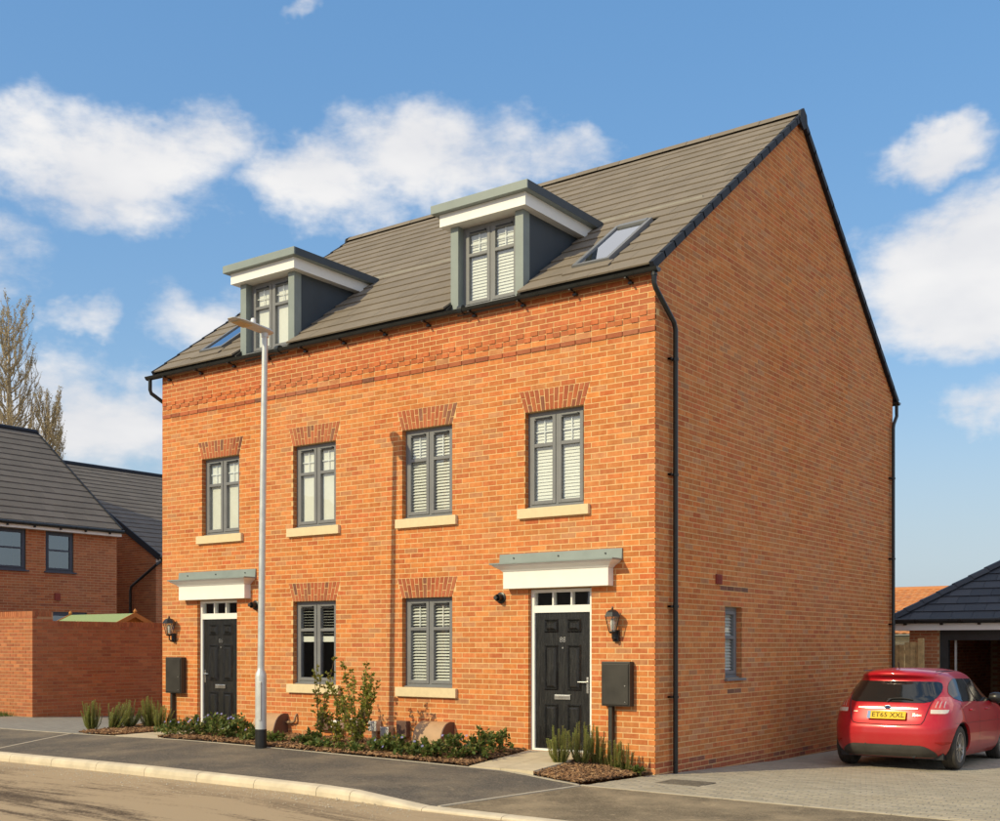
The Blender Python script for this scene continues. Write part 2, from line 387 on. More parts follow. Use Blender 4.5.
# ------------------------------------------------------------------ ground heights
def zback(x): return float(np.interp(x, [-30, -10, -7, -5, -3, -1, -.1, 4, 12], [.15, .20, .235, .215, .185, .15, .055, .02, .0]))
def zkerb(x): return float(np.interp(x, [-30, -12, -5, -2, -1.39, -.39, 4, 12], [.12, .145, .165, .145, .125, .032, .02, .01]))
YB, YK = -1.9, -4.12                                   # back edge of the footway, back of the kerb
def zf(x, y):
    """footway between kerb and planting"""
    k = (y - YK) / (YB - YK); return zkerb(x) * (1 - k) + zback(x) * k
def zdrive(x, y): return float(np.interp(y, [-1.9, 0, 4, 12, 30], [0.035, -.005, -.14, -.25, -.3]))
def zleft(x, y): return float(np.interp(y, [-1.9, 0, .7, 4.5, 30], [.185, .165, .15, .0, -.2]))
def sheet(name, mat, xs, ys, zfun, dz=0, parent=None):
    mb = MB(); nx, ny = len(xs), len(ys)
    mb.add([(x, y, zfun(x, y) + dz) for y in ys for x in xs], [(j * nx + i, j * nx + i + 1, (j + 1) * nx + i + 1, (j + 1) * nx + i) for j in range(ny - 1) for i in range(nx - 1)])
    return mb.build(name, mat, parent)
def lin(a, b, n): return [a + (b - a) * i / n for i in range(n + 1)]

g_ = MB(); g_.quad((-900, -900, -.75), (900, -900, -.75), (900, 900, -.75), (-900, 900, -.75))
structure(g_.build('ground', 'earth'), 'rough open ground around the houses')
structure(sheet('road', 'road', lin(-60, 45, 60), lin(-17, -4.25, 12), lambda x, y: zkerb(x) * .45 - .022), 'dusty asphalt road with sandy streaks beside the kerb')
def xr(y): return .05 + (y - YB) / (YK - YB) * -.35            # skewed joint between footway and crossover
def strip(name, mat, xa, xb, n, dz=0.):
    mb = MB(); ys = lin(YK, YB, 10); xs = lambda y: lin(xa(y), xb(y), n)
    vs = [(x, y, zf(x, y) + dz) for y in ys for x in xs(y)]; k = n + 1
    mb.add(vs, [(j * k + i, j * k + i + 1, (j + 1) * k + i + 1, (j + 1) * k + i) for j in range(10) for i in range(n)]); return mb.build(name, mat)
structure(strip('footway', 'footway', lambda y: -60, lambda y: xr(y) - .027, 160), 'dark asphalt footway between kerb and planting')
structure(strip('crossover', 'crossover', lambda y: xr(y) + .027, lambda y: 30, 80, -.003), 'dusty asphalt crossover in front of the block paved drive')

# concrete edgings: separate lengths laid end to end
edg = structure(link('edging', None), 'pale concrete edging strips round footway and drive')
def edge_piece(p, q, zfun, wd=.05):
    mb = MB(); p = Vector((*p, 0)); q = Vector((*q, 0)); d = (q - p).normalized(); nrm = Vector((-d.y, d.x, 0)) * wd / 2
    L = (q - p).length; n = max(1, round(L / .92)); 
    for i in range(n):
        a = p + d * (L * i / n + .003); b = p + d * (L * (i + 1) / n - .003)
        m2 = MB(); zs = [zfun(a.x, a.y) + .006, zfun(b.x, b.y) + .006]
        c = [a - nrm, b - nrm, b + nrm, a + nrm]; zz = [zs[0], zs[1], zs[1], zs[0]]
        m2.add([(k.x, k.y, z - .12) for k, z in zip(c, zz)] + [(k.x, k.y, z) for k, z in zip(c, zz)], [(4, 5, 6, 7), (0, 1, 5, 4), (1, 2, 6, 5), (2, 3, 7, 6), (3, 0, 4, 7)])
        m2.build('edging_stone', 'edging', edg)
edge_piece((-9.95, YB + .027), (0, YB + .027), lambda x, y: zback(x))
edge_piece((.05, YB - .03), (-.30, YK + .02), zf)
edge_piece((.03, YB + .027), (9, YB + .027), lambda x, y: zback(x))
edge_piece((-10.0, YB - .03), (-8.7, YK + .02), lambda x, y: zf(x, y) - .003)
edge_piece((-9.98, YB + .027), (-24, YB + .027), lambda x, y: zback(x))

# kerb stones
kb = structure(link('kerb', None), 'pale concrete kerb stones, dropping to the crossover')
def kerb_stone(xa, xb):
    m = MB(); c = .004
    def prof(x):
        t = zkerb(x); g = t * .45 - .022; up = max(.012, t - g); b_ = min(.05, up * .45); o = YK - .005
        return [(x, o - .145, g - .2), (x, o - .145, g + (up - b_) * .75), (x, o - .132, t - b_ * .5), (x, o - .105, t - b_ * .1), (x, o - .07, t + .002), (x, o, t + .004), (x, o, g - .2)]
    a, b2 = prof(xa + c), prof(xb - c); n = len(a)
    m.add(a + b2, [(i, i + 1, n + i + 1, n + i)[::-1] for i in range(n - 1)] + [tuple(range(n)), tuple(range(n, 2 * n))[::-1]])
    m.build('kerb_stone', 'kerb', kb)
x = -1.89
xs_k = [-.39, -1.39, -1.89]
while x > -26: x -= 1.0; xs_k.append(x)
xs_k = sorted(xs_k)
x = -.39
while x < 12: x += 1.0; xs_k.append(x)
for a, b in zip(xs_k[:-1], xs_k[1:]): kerb_stone(a, b)

# block paved drive
drv = structure(sheet('driveway', 'sandjoint', lin(-.06, 12, 14), lin(-1.85, 14, 30), zdrive, -.012), 'grey block paved drive beside the gable wall')
PL, PW, G = .2, .1, .006
blocks = []
row = 0; y = -1.84
while y < 13.9:
    off = (row % 2) * PL / 2
    x = -.05 - off
    while x < 8.6:
        a, b = max(x, -.05), min(x + PL, 8.6)
        if b - a > .03 and not (y > -.02 and b < .01):
            blocks.append((a, b, y, y + PW))
        x += PL
    y += PW; row += 1
blocks = [bk for bk in blocks if not (.47 < (bk[0] + bk[1]) / 2 < 1.03 and -.87 < (bk[2] + bk[3]) / 2 < -.42)]
full = [bk for bk in blocks if bk[1] - bk[0] > .195]
full.sort(key=lambda k: (k[0] - CAM.x) ** 2 + (k[2] - CAM.y) ** 2 + (400 if (k[0] - 4.3) * 1.0 > (k[2] + 1.9) * .45 else 0))
near = full[:300]; nset = set(near)
def block_mesh(mb, a, b, c, d, z, tx=0., ty=0.):
    h = .005; g = G / 2; a += g; b -= g; c += g; d -= g
    mb.add([(a, c, z - .02), (b, c, z - .02), (b, d, z - .02), (a, d, z - .02), (a, c, z - h), (b, c, z - h), (b, d, z - h), (a, d, z - h),
            (a + h, c + h, z - ty - tx), (b - h, c + h, z - ty + tx), (b - h, d - h, z + ty + tx), (a + h, d - h, z + ty - tx)],
           [(0, 1, 5, 4), (1, 2, 6, 5), (2, 3, 7, 6), (3, 0, 4, 7), (4, 5, 9, 8), (5, 6, 10, 9), (6, 7, 11, 10), (7, 4, 8, 11), (8, 9, 10, 11)])
ub = MB(); block_mesh(ub, 0, PL, 0, PW, 0); ubm = ub.mesh('paving_block', 'paver')
for bk in near:
    o = link('paving_block', ubm, drv); o.location = (bk[0], bk[2], zdrive(bk[0], bk[2] + .05) + rnd.uniform(-.001, .002)); o.rotation_euler = (math.atan((zdrive(0, bk[3]) - zdrive(0, bk[2])) / PW), 0, 0)
rest = MB()
for bk in blocks:
    if bk not in nset: block_mesh(rest, *bk, zdrive(bk[0], (bk[2] + bk[3]) / 2) + rnd.uniform(-.001, .002), rnd.uniform(-.0008, .0008), rnd.uniform(-.0008, .0008))
rest.build('paving_blocks', 'paver', drv, kind='stuff')
structure(sheet('side_driveway', 'paving_far', lin(-40, -10.02, 30), lin(-1.85, 12, 14), zleft), 'pale grey paved drive beside the garden wall')
structure(sheet('rear_driveway', 'paving_far', lin(-14, 20, 20), lin(14.0, 40, 10), zdrive, -.01), 'paving behind the house')

# ------------------------------------------------------------------ brickwork
CH = .075; BP = .245; JT = .0135; Z0 = -.3
def clip_poly(poly, a, b, c):
    """keep a*u + b*w <= c"""
    outp = []
    for i in range(len(poly)):
        p, q = poly[i - 1], poly[i]
        dp, dq = a * p[0] + b * p[1] - c, a * q[0] + b * q[1] - c
        if (dp <= 0) != (dq <= 0):
            t = dp / (dp - dq); outp.append((p[0] + (q[0] - p[0]) * t, p[1] + (q[1] - p[1]) * t))
        if dq <= 0: outp.append(q)
    return outp
def lay_bricks(length, z_lo, z_hi, holes=(), clips=(), corner0=0, corner1=None, pitch=BP, z0=Z0, skip=None):
    """returns polygons (u,w) with depth; holes: f(zmid) -> list of (u0,u1); corner0: row parity that carries the corner brick"""
    out = []; k = int(round((z_lo - z0) / CH))
    while z0 + k * CH < z_hi - .02:
        za, zb = z0 + k * CH + JT / 2, z0 + (k + 1) * CH - JT / 2; zm = (za + zb) / 2
        even = (k % 2) == corner0
        cuts = []
        for h in holes: cuts += h(zm)
        u = 0.0 if even else .1025 + JT
        first = True
        while u < length - .02:
            v = min(u + pitch - JT, length)
            if length - v < .03: v = length
            segs = [(u, v)]
            for (c0, c1) in cuts:
                ns = []
                for (a, b) in segs:
                    if c1 <= a or c0 >= b: ns.append((a, b)); continue
                    if a < c0: ns.append((a, c0))
                    if c1 < b: ns.append((c1, b))
                segs = ns
            for (a, b) in segs:
                if b - a < .028: continue
                poly = [(a, za), (b, za), (b, zb), (a, zb)]
                if skip and skip(k, a, b): continue
                for cl in clips: 
                    poly = clip_poly(poly, *cl)
                    if len(poly) < 3: break
                if len(poly) >= 3: out.append((poly, .1025 if (first and even and a == 0) or b >= length - 1e-6 else .02, k, b - a))
            first = False
            u = v + JT
        k += 1
    return out
def brick_into(mb, poly, depth, d0=0.0):
    n = len(poly)
    jit = rnd.uniform(-.0012, .0012)
    c = .0025
    mb.add([(p[0], d0 + jit, p[1]) for p in poly] + [(p[0], depth, p[1]) for p in poly],
           [tuple(range(n))] + [((i + 1) % n, i, n + i, n + (i + 1) % n) for i in range(n)])
def mortar_panel(mb, us, ws, inside, d=.0025):
    """grid of quads between the sorted cuts, left out where inside() says opening"""
    us = sorted(set(us)); ws = sorted(set(ws))
    for a, b in zip(us[:-1], us[1:]):
        for c, e in zip(ws[:-1], ws[1:]):
            if not inside((a + b) / 2, (c + e) / 2): mb.quad((a, d, c), (b, d, c), (b, d, e), (a, d, e))

W, DP = 10.05, 9.97
RISE0, SL = 6.60, 3.85 / 5.155          # roof tile plane: z = 6.60 + (y + .17) * SL
def zroof(y): return RISE0 + ((y if y <= DP / 2 else DP - y) + .17) * SL
H = root('semi_detached_house', 'three-storey pair of orange brick houses with two dormers and grey tiled roof', 'house', (-5.02, 5, 0))
TF = lambda u, d, w_: (-u, d, w_)                    # front face: u runs left from the near corner
TG = lambda u, d, w_: (-d, u, w_)                    # gable face: u runs back from the near corner
MIR = lambda a, b: (W - b, W - a)
WIN_UP = [(1.09, 2.06), (3.36, 4.33)]; WIN_UP += [MIR(*p) for p in WIN_UP]
WIN_LO = [(3.36, 4.33)]; WIN_LO += [MIR(*p) for p in WIN_LO]
DOORS = [(.97, 2.0)]; DOORS += [MIR(*p) for p in DOORS]
ZU, ZL, ZD = (3.6, 4.95), (1.05, 2.4), (.20, 2.475)
openings = [(a, b, *ZU) for a, b in WIN_UP] + [(a, b, *ZL) for a, b in WIN_LO] + [(a, b, *ZD) for a, b in DOORS]
arches = [(a, b, ZU[1]) for a, b in WIN_UP] + [(a, b, ZL[1]) for a, b in WIN_LO]
AH, AS = .30, .10
def front_holes(zm):
    r = [(a, b) for (a, b, c, d) in openings if c < zm < d]
    for (a, b, z) in arches:
        if z < zm < z + AH: s_ = AS * (zm - z) / AH + .006; r.append((a - s_, b + s_))
    return r
WT = 6.60
K_BAND, K_D1, K_D2 = 81, 83, 84                       # course numbers of the red band and of the two dentil courses
fb = lay_bricks(W, Z0, WT, [front_holes], corner0=0, skip=lambda k, a, b: k in (K_BAND, K_D1, K_D2))
def dist_f(p): c = p[0][0]; return (-c[0] - CAM.x) ** 2 + (CAM.y) ** 2 + (c[1] - CAM.z) ** 2
wall = MB(TF)
us = [0.012, W] + [v for o in openings for v in o[:2]]; ws = [Z0, WT] + [v for o in openings for v in o[2:]]
mortar_panel(wall, us, ws, lambda u, w_: any(a < u < b and c < w_ < d for a, b, c, d in openings))
for (a, b, c, d) in openings:                         # reveals
    wall.quad((a, .0025, c), (a, .2, c), (a, .2, d), (a, .0025, d)); wall.quad((b, .0025, c), (b, .2, c), (b, .2, d), (b, .0025, d))
    wall.quad((a, .0025, d), (b, .0025, d), (b, .2, d), (a, .2, d)); wall.quad((a, .0025, c), (b, .0025, c), (b, .2, c), (a, .2, c))
wall_o = wall.build('front_wall', 'mortar', H)
stretch_full = [b for b in fb if len(b[0]) == 4 and abs(b[3] - (BP - JT)) < 1e-4 and b[1] < .05 and b[0][0][1] > .02 and b[2] < K_BAND]
stretch_full.sort(key=dist_f)
single = stretch_full[:300]; sid = set(id(b) for b in single)
bmx = MB(); brick_into(bmx, [(0, 0), (BP - JT, 0), (BP - JT, CH - JT), (0, CH - JT)], .02)
bmx.v = [(-x_, y_, z_) for x_, y_, z_ in bmx.v]
brick_mesh = bmx.mesh('brick', 'brick')
for b in single:
    o = link('brick', brick_mesh, wall_o); o.location = (-b[0][0][0], rnd.uniform(-.0012, .0012), b[0][0][1])
rest = MB(TF)
for b in fb:
    if id(b) not in sid and b[2] <= K_D2: brick_into(rest, b[0], b[1])
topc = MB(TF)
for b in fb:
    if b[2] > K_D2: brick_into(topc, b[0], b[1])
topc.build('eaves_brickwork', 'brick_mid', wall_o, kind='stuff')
for (a, b, c, d) in openings:                         # brick ends in the reveals
    k = 0
    while Z0 + k * CH < d:
        za, zb = Z0 + k * CH + JT / 2, Z0 + (k + 1) * CH - JT / 2
        if za > c - .05:
            for u0, u1 in ((a - .02, a + .004), (b - .004, b + .02)): rest.box(u0, u1, .010, .098 if k % 2 else .09, za, min(zb, d))
        k += 1
rest.build('brickwork', 'brick', wall_o, kind='stuff')
# top courses: red band, dentils
band = MB(TF); band.box(.0, W, .004, .02, Z0 + K_BAND * CH, Z0 + (K_BAND + 1) * CH); band_o = band.build('band_course', 'mortar', H)
u = 0
ub_ = MB(TF); ub_.box(0, BP - JT, -.014, .02, 0, CH - JT); band_mesh = ub_.mesh('band_brick', 'brick_red')
while u < W - .05:
    o = link('band_brick', band_mesh, band_o); o.location = (-u, rnd.uniform(-.001, .001), Z0 + K_BAND * CH + JT / 2); u += BP
    if u + BP > W: break
den = MB(TF); den.box(.0, W, .004, .02, Z0 + K_D1 * CH, Z0 + (K_D2 + 1) * CH); den_o = den.build('dentil_course', 'mortar', H)
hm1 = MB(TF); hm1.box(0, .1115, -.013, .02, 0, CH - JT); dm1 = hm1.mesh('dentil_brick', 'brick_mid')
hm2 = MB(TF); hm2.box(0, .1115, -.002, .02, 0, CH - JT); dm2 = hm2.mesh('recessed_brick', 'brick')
u = 0; i = 0
flat = MB(TF)
while u < W - .1:
    for kk, par in ((K_D1, 0), (K_D2, 1)):
        if i % 2 == par:
            o = link('dentil_brick', dm1, den_o); o.location = (-u, 0, Z0 + kk * CH + JT / 2)
        else:
            flat.box(u, u + .1115, -.001, .02, Z0 + kk * CH + JT / 2, Z0 + (kk + 1) * CH - JT / 2)
    u += .1225; i += 1
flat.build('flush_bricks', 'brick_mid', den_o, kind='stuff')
# flared arches of red brick over the six windows
for (a, b, z) in arches:
    am = MB(TF); am.add([(a, .0055, z), (b, .0055, z), (b + AS, .0055, z + AH), (a - AS, .0055, z + AH)], [(0, 1, 2, 3)])
    ao = am.build('flat_arch', 'mortar', H)
    n = 14
    for i in range(n):
        def X(t, h): 
            base = a + (b - a) * t; top = (a - AS) + (b - a + 2 * AS) * t; return base + (top - base) * h
        g = .10
        t0, t1 = (i + g) / n, (i + 1 - g) / n
        cuts = [(.01, .66), (.70, .985)] if i % 2 else [(.01, .32), (.36, .985)]
        for h0, h1 in cuts:
            m = MB(TF); poly = [(X(t0, h0), z + AH * h0), (X(t1, h0), z + AH * h0), (X(t1, h1), z + AH * h1), (X(t0, h1), z + AH * h1)]
            brick_into(m, poly, .02, -.002); m.build('arch_brick', 'brick_red', ao)
# gable wall
GW = (1.80, 2.48, 1.125, 2.175)      # small side window (u0,u1,z0,z1), set later from the photograph
GW = (2.12, 2.70, 1.20, 2.25)
slope_clips = [(-SL, 1.0, RISE0 + .17 * SL - .05), (SL, 1.0, RISE0 + (.17 + DP) * SL - .05)]
GTOP = zroof(DP / 2) - .05
gb = lay_bricks(DP, Z0 - .3, GTOP, [lambda zm: [GW[:2]] if GW[2] < zm < GW[3] else []], clips=slope_clips, corner0=1, z0=Z0)
gm = MB(TG)
mortar_panel(gm, [0.012, GW[0], GW[1], DP], [Z0 - .3, GW[2], GW[3], RISE0], lambda u, w_: GW[0] < u < GW[1] and GW[2] < w_ < GW[3])
gm.add([(0.0, .0025, RISE0), (DP, .0025, RISE0), (DP / 2, .0025, GTOP)], [(0, 1, 2)])
a, b, c, d = GW
gm.quad((a, .0025, c), (a, .2, c), (a, .2, d), (a, .0025, d)); gm.quad((b, .0025, c), (b, .2, c), (b, .2, d), (b, .0025, d)); gm.quad((a, .0025, d), (b, .0025, d), (b, .2, d), (a, .2, d)); gm.quad((a, .0025, c), (b, .0025, c), (b, .2, c), (a, .2, c))
gable_o = gm.build('gable_wall', 'mortar', H)
gr_ = MB(TG); dark = MB(TG); hdr = MB(TG)
for bk in gb:
    k = bk[2]; um = sum(p[0] for p in bk[0]) / len(bk[0])
    zc = Z0 + (k + .5) * CH
    if zc < .16 - .035 * um: brick_into(dark, bk[0], bk[1])
    elif (abs(zc - (GW[3] + .26)) < .04 and GW[0] - .05 < um < GW[1] + .25) or (abs(zc - (GW[2] - .22)) < .04 and GW[0] + .0 < um < GW[1] + .05): brick_into(hdr, bk[0], bk[1])
    else: brick_into(gr_, bk[0], bk[1])
for k in range(80):
    za, zb = Z0 + k * CH + JT / 2, Z0 + (k + 1) * CH - JT / 2
    if za > c - .02 and zb < d + .02:
        for u0, u1 in ((a - .02, a + .004), (b - .004, b + .02)): gr_.box(u0, u1, .010, .095, za, zb)
gr_.build('brickwork', 'brick', gable_o, kind='stuff')
dark.build('plinth_brickwork', 'brick_red', gable_o, kind='stuff')
hdr.build('header_bricks', 'brick_dark', gable_o, kind='stuff')
# rear and far side walls and the rooms' back wall (plain, out of sight)
om = MB(); om.quad((0, DP, -.6), (-W, DP, -.6), (-W, DP, RISE0), (0, DP, RISE0)); om.build('rear_wall', 'brick', H)
om = MB(); om.add([(-W, 0, -.6), (-W, DP, -.6), (-W, DP, RISE0), (-W, DP / 2, GTOP), (-W, 0, RISE0)], [(0, 1, 2, 3, 4)]); om.build('far_gable_wall', 'brick', H)
pm = MB(); pm.box(-W + .1, -.3, 2.6, 2.7, -.2, 6.5); pm.box(-W + .1, -.2, .25, 2.6, 2.75, 2.95); pm.box(-W + .1, -.2, .25, 2.6, 5.35, 5.55); pm.box(-W + .1, -.2, .25, 2.6, -.2, .15)
pm.box(-W / 2 - .1, -W / 2 + .1, .25, 2.6, -.2, 6.5); pm.box(-W + .1, -.25, 1.9, 2.0, 6.6, 8.2)
pm.build('inner_wall', 'room', H)

# ------------------------------------------------------------------ roof
VX0, VX1 = -W - .06, .06                                # verge lines
THK = .10
DORM = [(2.09, 3.39), MIR(2.09, 3.39)]
def roof_deck(yE, zE):
    m = MB(); yr = DP / 2; zr = zroof(yr) - .03; dn = .05
    cutx = sorted([VX0 + .03, VX1 - .03] + [-v for d in DORM for v in (d[0] + .03, d[1] - .03)])
    for xa, xb in zip(cutx[:-1], cutx[1:]):
        um = -(xa + xb) / 2; y0 = (7.95 - RISE0) / SL - .17 if any(a < um < b for a, b in DORM) else -.12
        for (p, q) in (((y0, zroof(y0) - .03), (yr, zr)), ((yr, zr), (DP + .12, zroof(-.12) - .03))):
            m.add([(xa, *p), (xb, *p), (xb, *q), (xa, *q), (xa, p[0], p[1] - dn), (xb, p[0], p[1] - dn), (xb, q[0], q[1] - dn), (xa, q[0], q[1] - dn)], [(0, 1, 2, 3), (7, 6, 5, 4), (0, 4, 5, 1), (0, 3, 7, 4), (1, 5, 6, 2)])
    return m
roof_o = roof_deck(0, 0).build('roof', 'deck', H)
pitch = math.atan(SL); slen = (DP / 2 + .17) / math.cos(pitch); NR = 18; GA = slen / NR
TW = (VX1 - VX0) / 31
# dormers and rooflights: (u range, slope range) left out of the tiling
DORM = [(2.09, 3.39), MIR(2.09, 3.39)]
DZ0, DZ1 = 6.63, 7.83
RL = [(.80, 1.40), MIR(.80, 1.40)]; RLS = (.47, 2.0)       # rooflight u and slope distances
def in_hole(x, v):
    u = -x
    for (a, b) in DORM:
        if a - .02 < u < b + .02 and v * math.sin(pitch) + RISE0 < 8.02: return True
    for (a, b) in RL:
        if a < u < b and RLS[0] < v < RLS[1]: return True
    return False
def slope_pt(x, v, n, side=1):
    """x along the eaves, v up the slope from the eaves edge, n off the slope"""
    y = -.17 + v * math.cos(pitch) - n * math.sin(pitch); z = RISE0 + v * math.sin(pitch) + n * math.cos(pitch)
    return (x, y if side == 1 else DP - y, z)
def tile_geo(mb, xa, xb, v0, side=1, th=.026, lift=.024, ga=None, T=slope_pt, tilt=0.):
    ga = ga or GA; v1 = v0 + ga * 1.16
    def P(x, v, n): return T(x, v, n, side)
    n0, n1 = lift + tilt, 0.0 
    mb.add([P(xa, v0, n0 - th), P(xb, v0, n0 - th), P(xb, v1, n1 - th), P(xa, v1, n1 - th), P(xa, v0, n0 - .004), P(xb, v0, n0 - .004), P(xa, v0 + .005, n0), P(xb, v0 + .005, n0), P(xb, v1, n1), P(xa, v1, n1)],
           [(6, 7, 8, 9), (4, 5, 7, 6), (0, 1, 5, 4), (1, 2, 8, 7, 5), (3, 0, 4, 6, 9)])
tiles = []
for r in range(NR):
    off = (r % 2) * TW / 2
    x = VX0 - off
    while x < VX1 - .02:
        xa, xb = max(x, VX0), min(x + TW, VX1)
        v0 = r * GA
        if xb - xa > .05:
            vm = v0 + GA * .5
            # cut the tile at holes by splitting it finely
            n = 4; seg = None
            for i in range(n):
                p, q = xa + (xb - xa) * i / n, xa + (xb - xa) * (i + 1) / n
                if in_hole((p + q) / 2, vm):
                    if seg: tiles.append((seg[0], seg[1], v0)); seg = None
                else: seg = (seg[0], q) if seg else (p, q)
            if seg: tiles.append((seg[0], seg[1], v0))
        x += TW
fullt = [t for t in tiles if abs(t[1] - t[0] - TW) < 1e-4]
fullt.sort(key=lambda t: (Vector(slope_pt((t[0] + t[1]) / 2, t[2], 0)) - CAM).length)
keep = set(id(t) for t in fullt[:300])
tm = MB(); tile_geo(tm, .0015, TW - .0015, 0); tile_me = tm.mesh('roof_tile', 'tile')
tr = MB()
for t in tiles:
    if id(t) in keep:
        o = link('roof_tile', tile_me, roof_o); o.location = Vector(slope_pt(t[0], t[2], rnd.uniform(0, .0025))) - Vector(slope_pt(0, 0, 0))
    else: tile_geo(tr, t[0] + .0015, t[1] - .0015, t[2], tilt=rnd.uniform(0, .003))
for r in range(NR): tile_geo(tr, VX0, VX1, r * GA, -1)
tr.build('roof_tiles', 'tile', roof_o, kind='stuff')
# ridge tiles
zr = zroof(DP / 2)
rm = MB()
prof = [(-.13, -.075), (-.09, -.02), (-.04, .028), (0, .04), (.04, .028), (.09, -.02), (.13, -.075)]
n = len(prof); L = .45
rm.add([(0, DP / 2 + p, q) for p, q in prof] + [(L - .006, DP / 2 + p, q) for p, q in prof], [(i, i + 1, n + i + 1, n + i)[::-1] for i in range(n - 1)] + [tuple(range(n)), tuple(range(n, 2 * n))[::-1]])
ridge_me = rm.mesh('ridge_tile', 'tile')
nn = int((VX1 - VX0) / L)
for i in range(nn + 1):
    o = link('ridge_tile', ridge_me, roof_o); o.location = (min(VX0 + i * L, VX1 - L), rnd.uniform(-.004, .004), zr + .035 + (.002 if i == nn else 0))
# dry verge caps, one for each course, and ridge end caps
for (X, sgn) in ((VX1, 1), (VX0, -1)):
    for side in (1, -1):
        for r in range(NR):
            m = MB(); v0, v1 = r * GA - .01, (r + 1) * GA + .02
            x0, x1 = (X - .05, X + .012) if sgn > 0 else (X - .012, X + .05)
            def P(x, v, nn_): return slope_pt(x, v, nn_, side)
            hi0, hi1 = .030, .020; lo = -.075
            vs = [P(xx, v, h) for xx in (x0, x1) for v, h in ((v0, lo), (v1, lo), (v1, hi1), (v0, hi0))]
            m.add(vs, [(0, 1, 2, 3), (7, 6, 5, 4), (0, 4, 5, 1), (1, 5, 6, 2), (2, 6, 7, 3), (3, 7, 4, 0)])
            m.build('verge_cap', 'verge', roof_o)
    m = MB(); x0, x1 = (X - .02, X + .022) if sgn > 0 else (X - .022, X + .02)
    poly = [(-.17, -.16), (-.13, .01), (0, .09), (.13, .01), (.17, -.16), (0, -.27)]
    m.prism(poly, lambda p: (x0, DP / 2 + p[0], zr + p[1]), lambda p: (x1, DP / 2 + p[0], zr + p[1])); m.build('ridge_end_cap', 'verge', roof_o)
# soffit strip, gutters
for side in (1, -1):
    yy = (lambda v: v) if side == 1 else (lambda v: DP - v)
    ff = MB(); ff.box(VX0 + .02, VX1 - .02, min(yy(-.03), yy(-.055)), max(yy(-.03), yy(-.055)), 6.525, 6.565); ff.build('eaves_fascia', 'black', H)
    gu = MB(); yc, zc, rg = -.115, 6.555, .062
    pr = [(yc + rg * math.cos(t), zc + rg * math.sin(t)) for t in [math.pi + math.pi * i / 10 for i in range(11)]]
    pi_ = [(yc + (rg - .006) * math.cos(t), zc + (rg - .006) * math.sin(t)) for t in [math.pi * 2 - math.pi * i / 10 for i in range(11)]]
    poly = [(p[0] - .006 if i == 0 else p[0], p[1]) for i, p in enumerate(pr)] + pi_
    X0, X1 = -W - .28, .11
    n = len(poly)
    gu.add([(X0, yy(p[0]), p[1]) for p in poly] + [(X1, yy(p[0]), p[1]) for p in poly], [(i, (i + 1) % n, n + (i + 1) % n, n + i) for i in range(n)])
    for X in (X0, X1):
        gu.add([(X, yy(p[0]), p[1]) for p in pr], [tuple(range(11))])
    go = gu.build('gutter', 'gutter', H)
    for i in range(12):
        m = MB(); bx = -.35 - i * .86
        m.box(bx - .012, bx + .012, min(yy(-.185), yy(-.03)), max(yy(-.185), yy(-.03)), 6.478, 6.492); pass
        m.box(bx - .03, bx + .03, min(yy(-.05), yy(.0)), max(yy(-.05), yy(.0)), 6.44, 6.47); m.build('gutter_bracket', 'black', go)
    for ux in (-3.1, -6.9):
        m = MB(); m.tube([(ux - .04, yy(yc), zc - .008), (ux + .04, yy(yc), zc - .008)], .068, 14); m.build('gutter_union', 'gutter', go)
def downpipe(pts, clips, name='downpipe'):
    m = MB(); m.tube(pts, .034, 14); po = m.build(name, 'gutter', H, True)
    for (p, ax) in clips:
        c = MB(); c.tube([(p[0], p[1], p[2] - .016), (p[0], p[1], p[2] + .016)], .043, 14)
        if ax == 'y-': c.box(p[0] - .06, p[0], p[1] - .11, p[1] - .09, p[2] - .012, p[2] + .012); c.box(p[0] - .055, p[0] - .02, p[1] - .11, p[1] + .06, p[2] - .012, p[2] + .012)
        c.build('pipe_clip', 'black', po)
downpipe([(.045, -.115, 6.52), (.045, -.115, 6.36), (.055, -.09, 6.30), (.062, .40, 5.97), (.066, .44, 5.88), (.066, .44, -.02)], [((.066, .44, z), 'y-') for z in (5.48, 3.95, 2.2, 1.0)] + [((.045, -.115, 6.47), '')])
downpipe([(.045, DP + .115, 6.52), (.045, DP + .115, 6.36), (.055, DP + .09, 6.28), (.066, DP - .14, 6.08), (.066, DP - .17, 6.0), (.066, DP - .17, -.35)], [((.066, DP - .17, z), 'y-') for z in (5.0, 3.4, 2.1)])
downpipe([(-W - .2, -.115, 6.52), (-W - .2, -.115, 6.32), (-W - .2, -.09, 6.26), (-W - .08, .22, 6.05), (-W - .06, .25, 5.98), (-W - .06, .25, 0)], [])

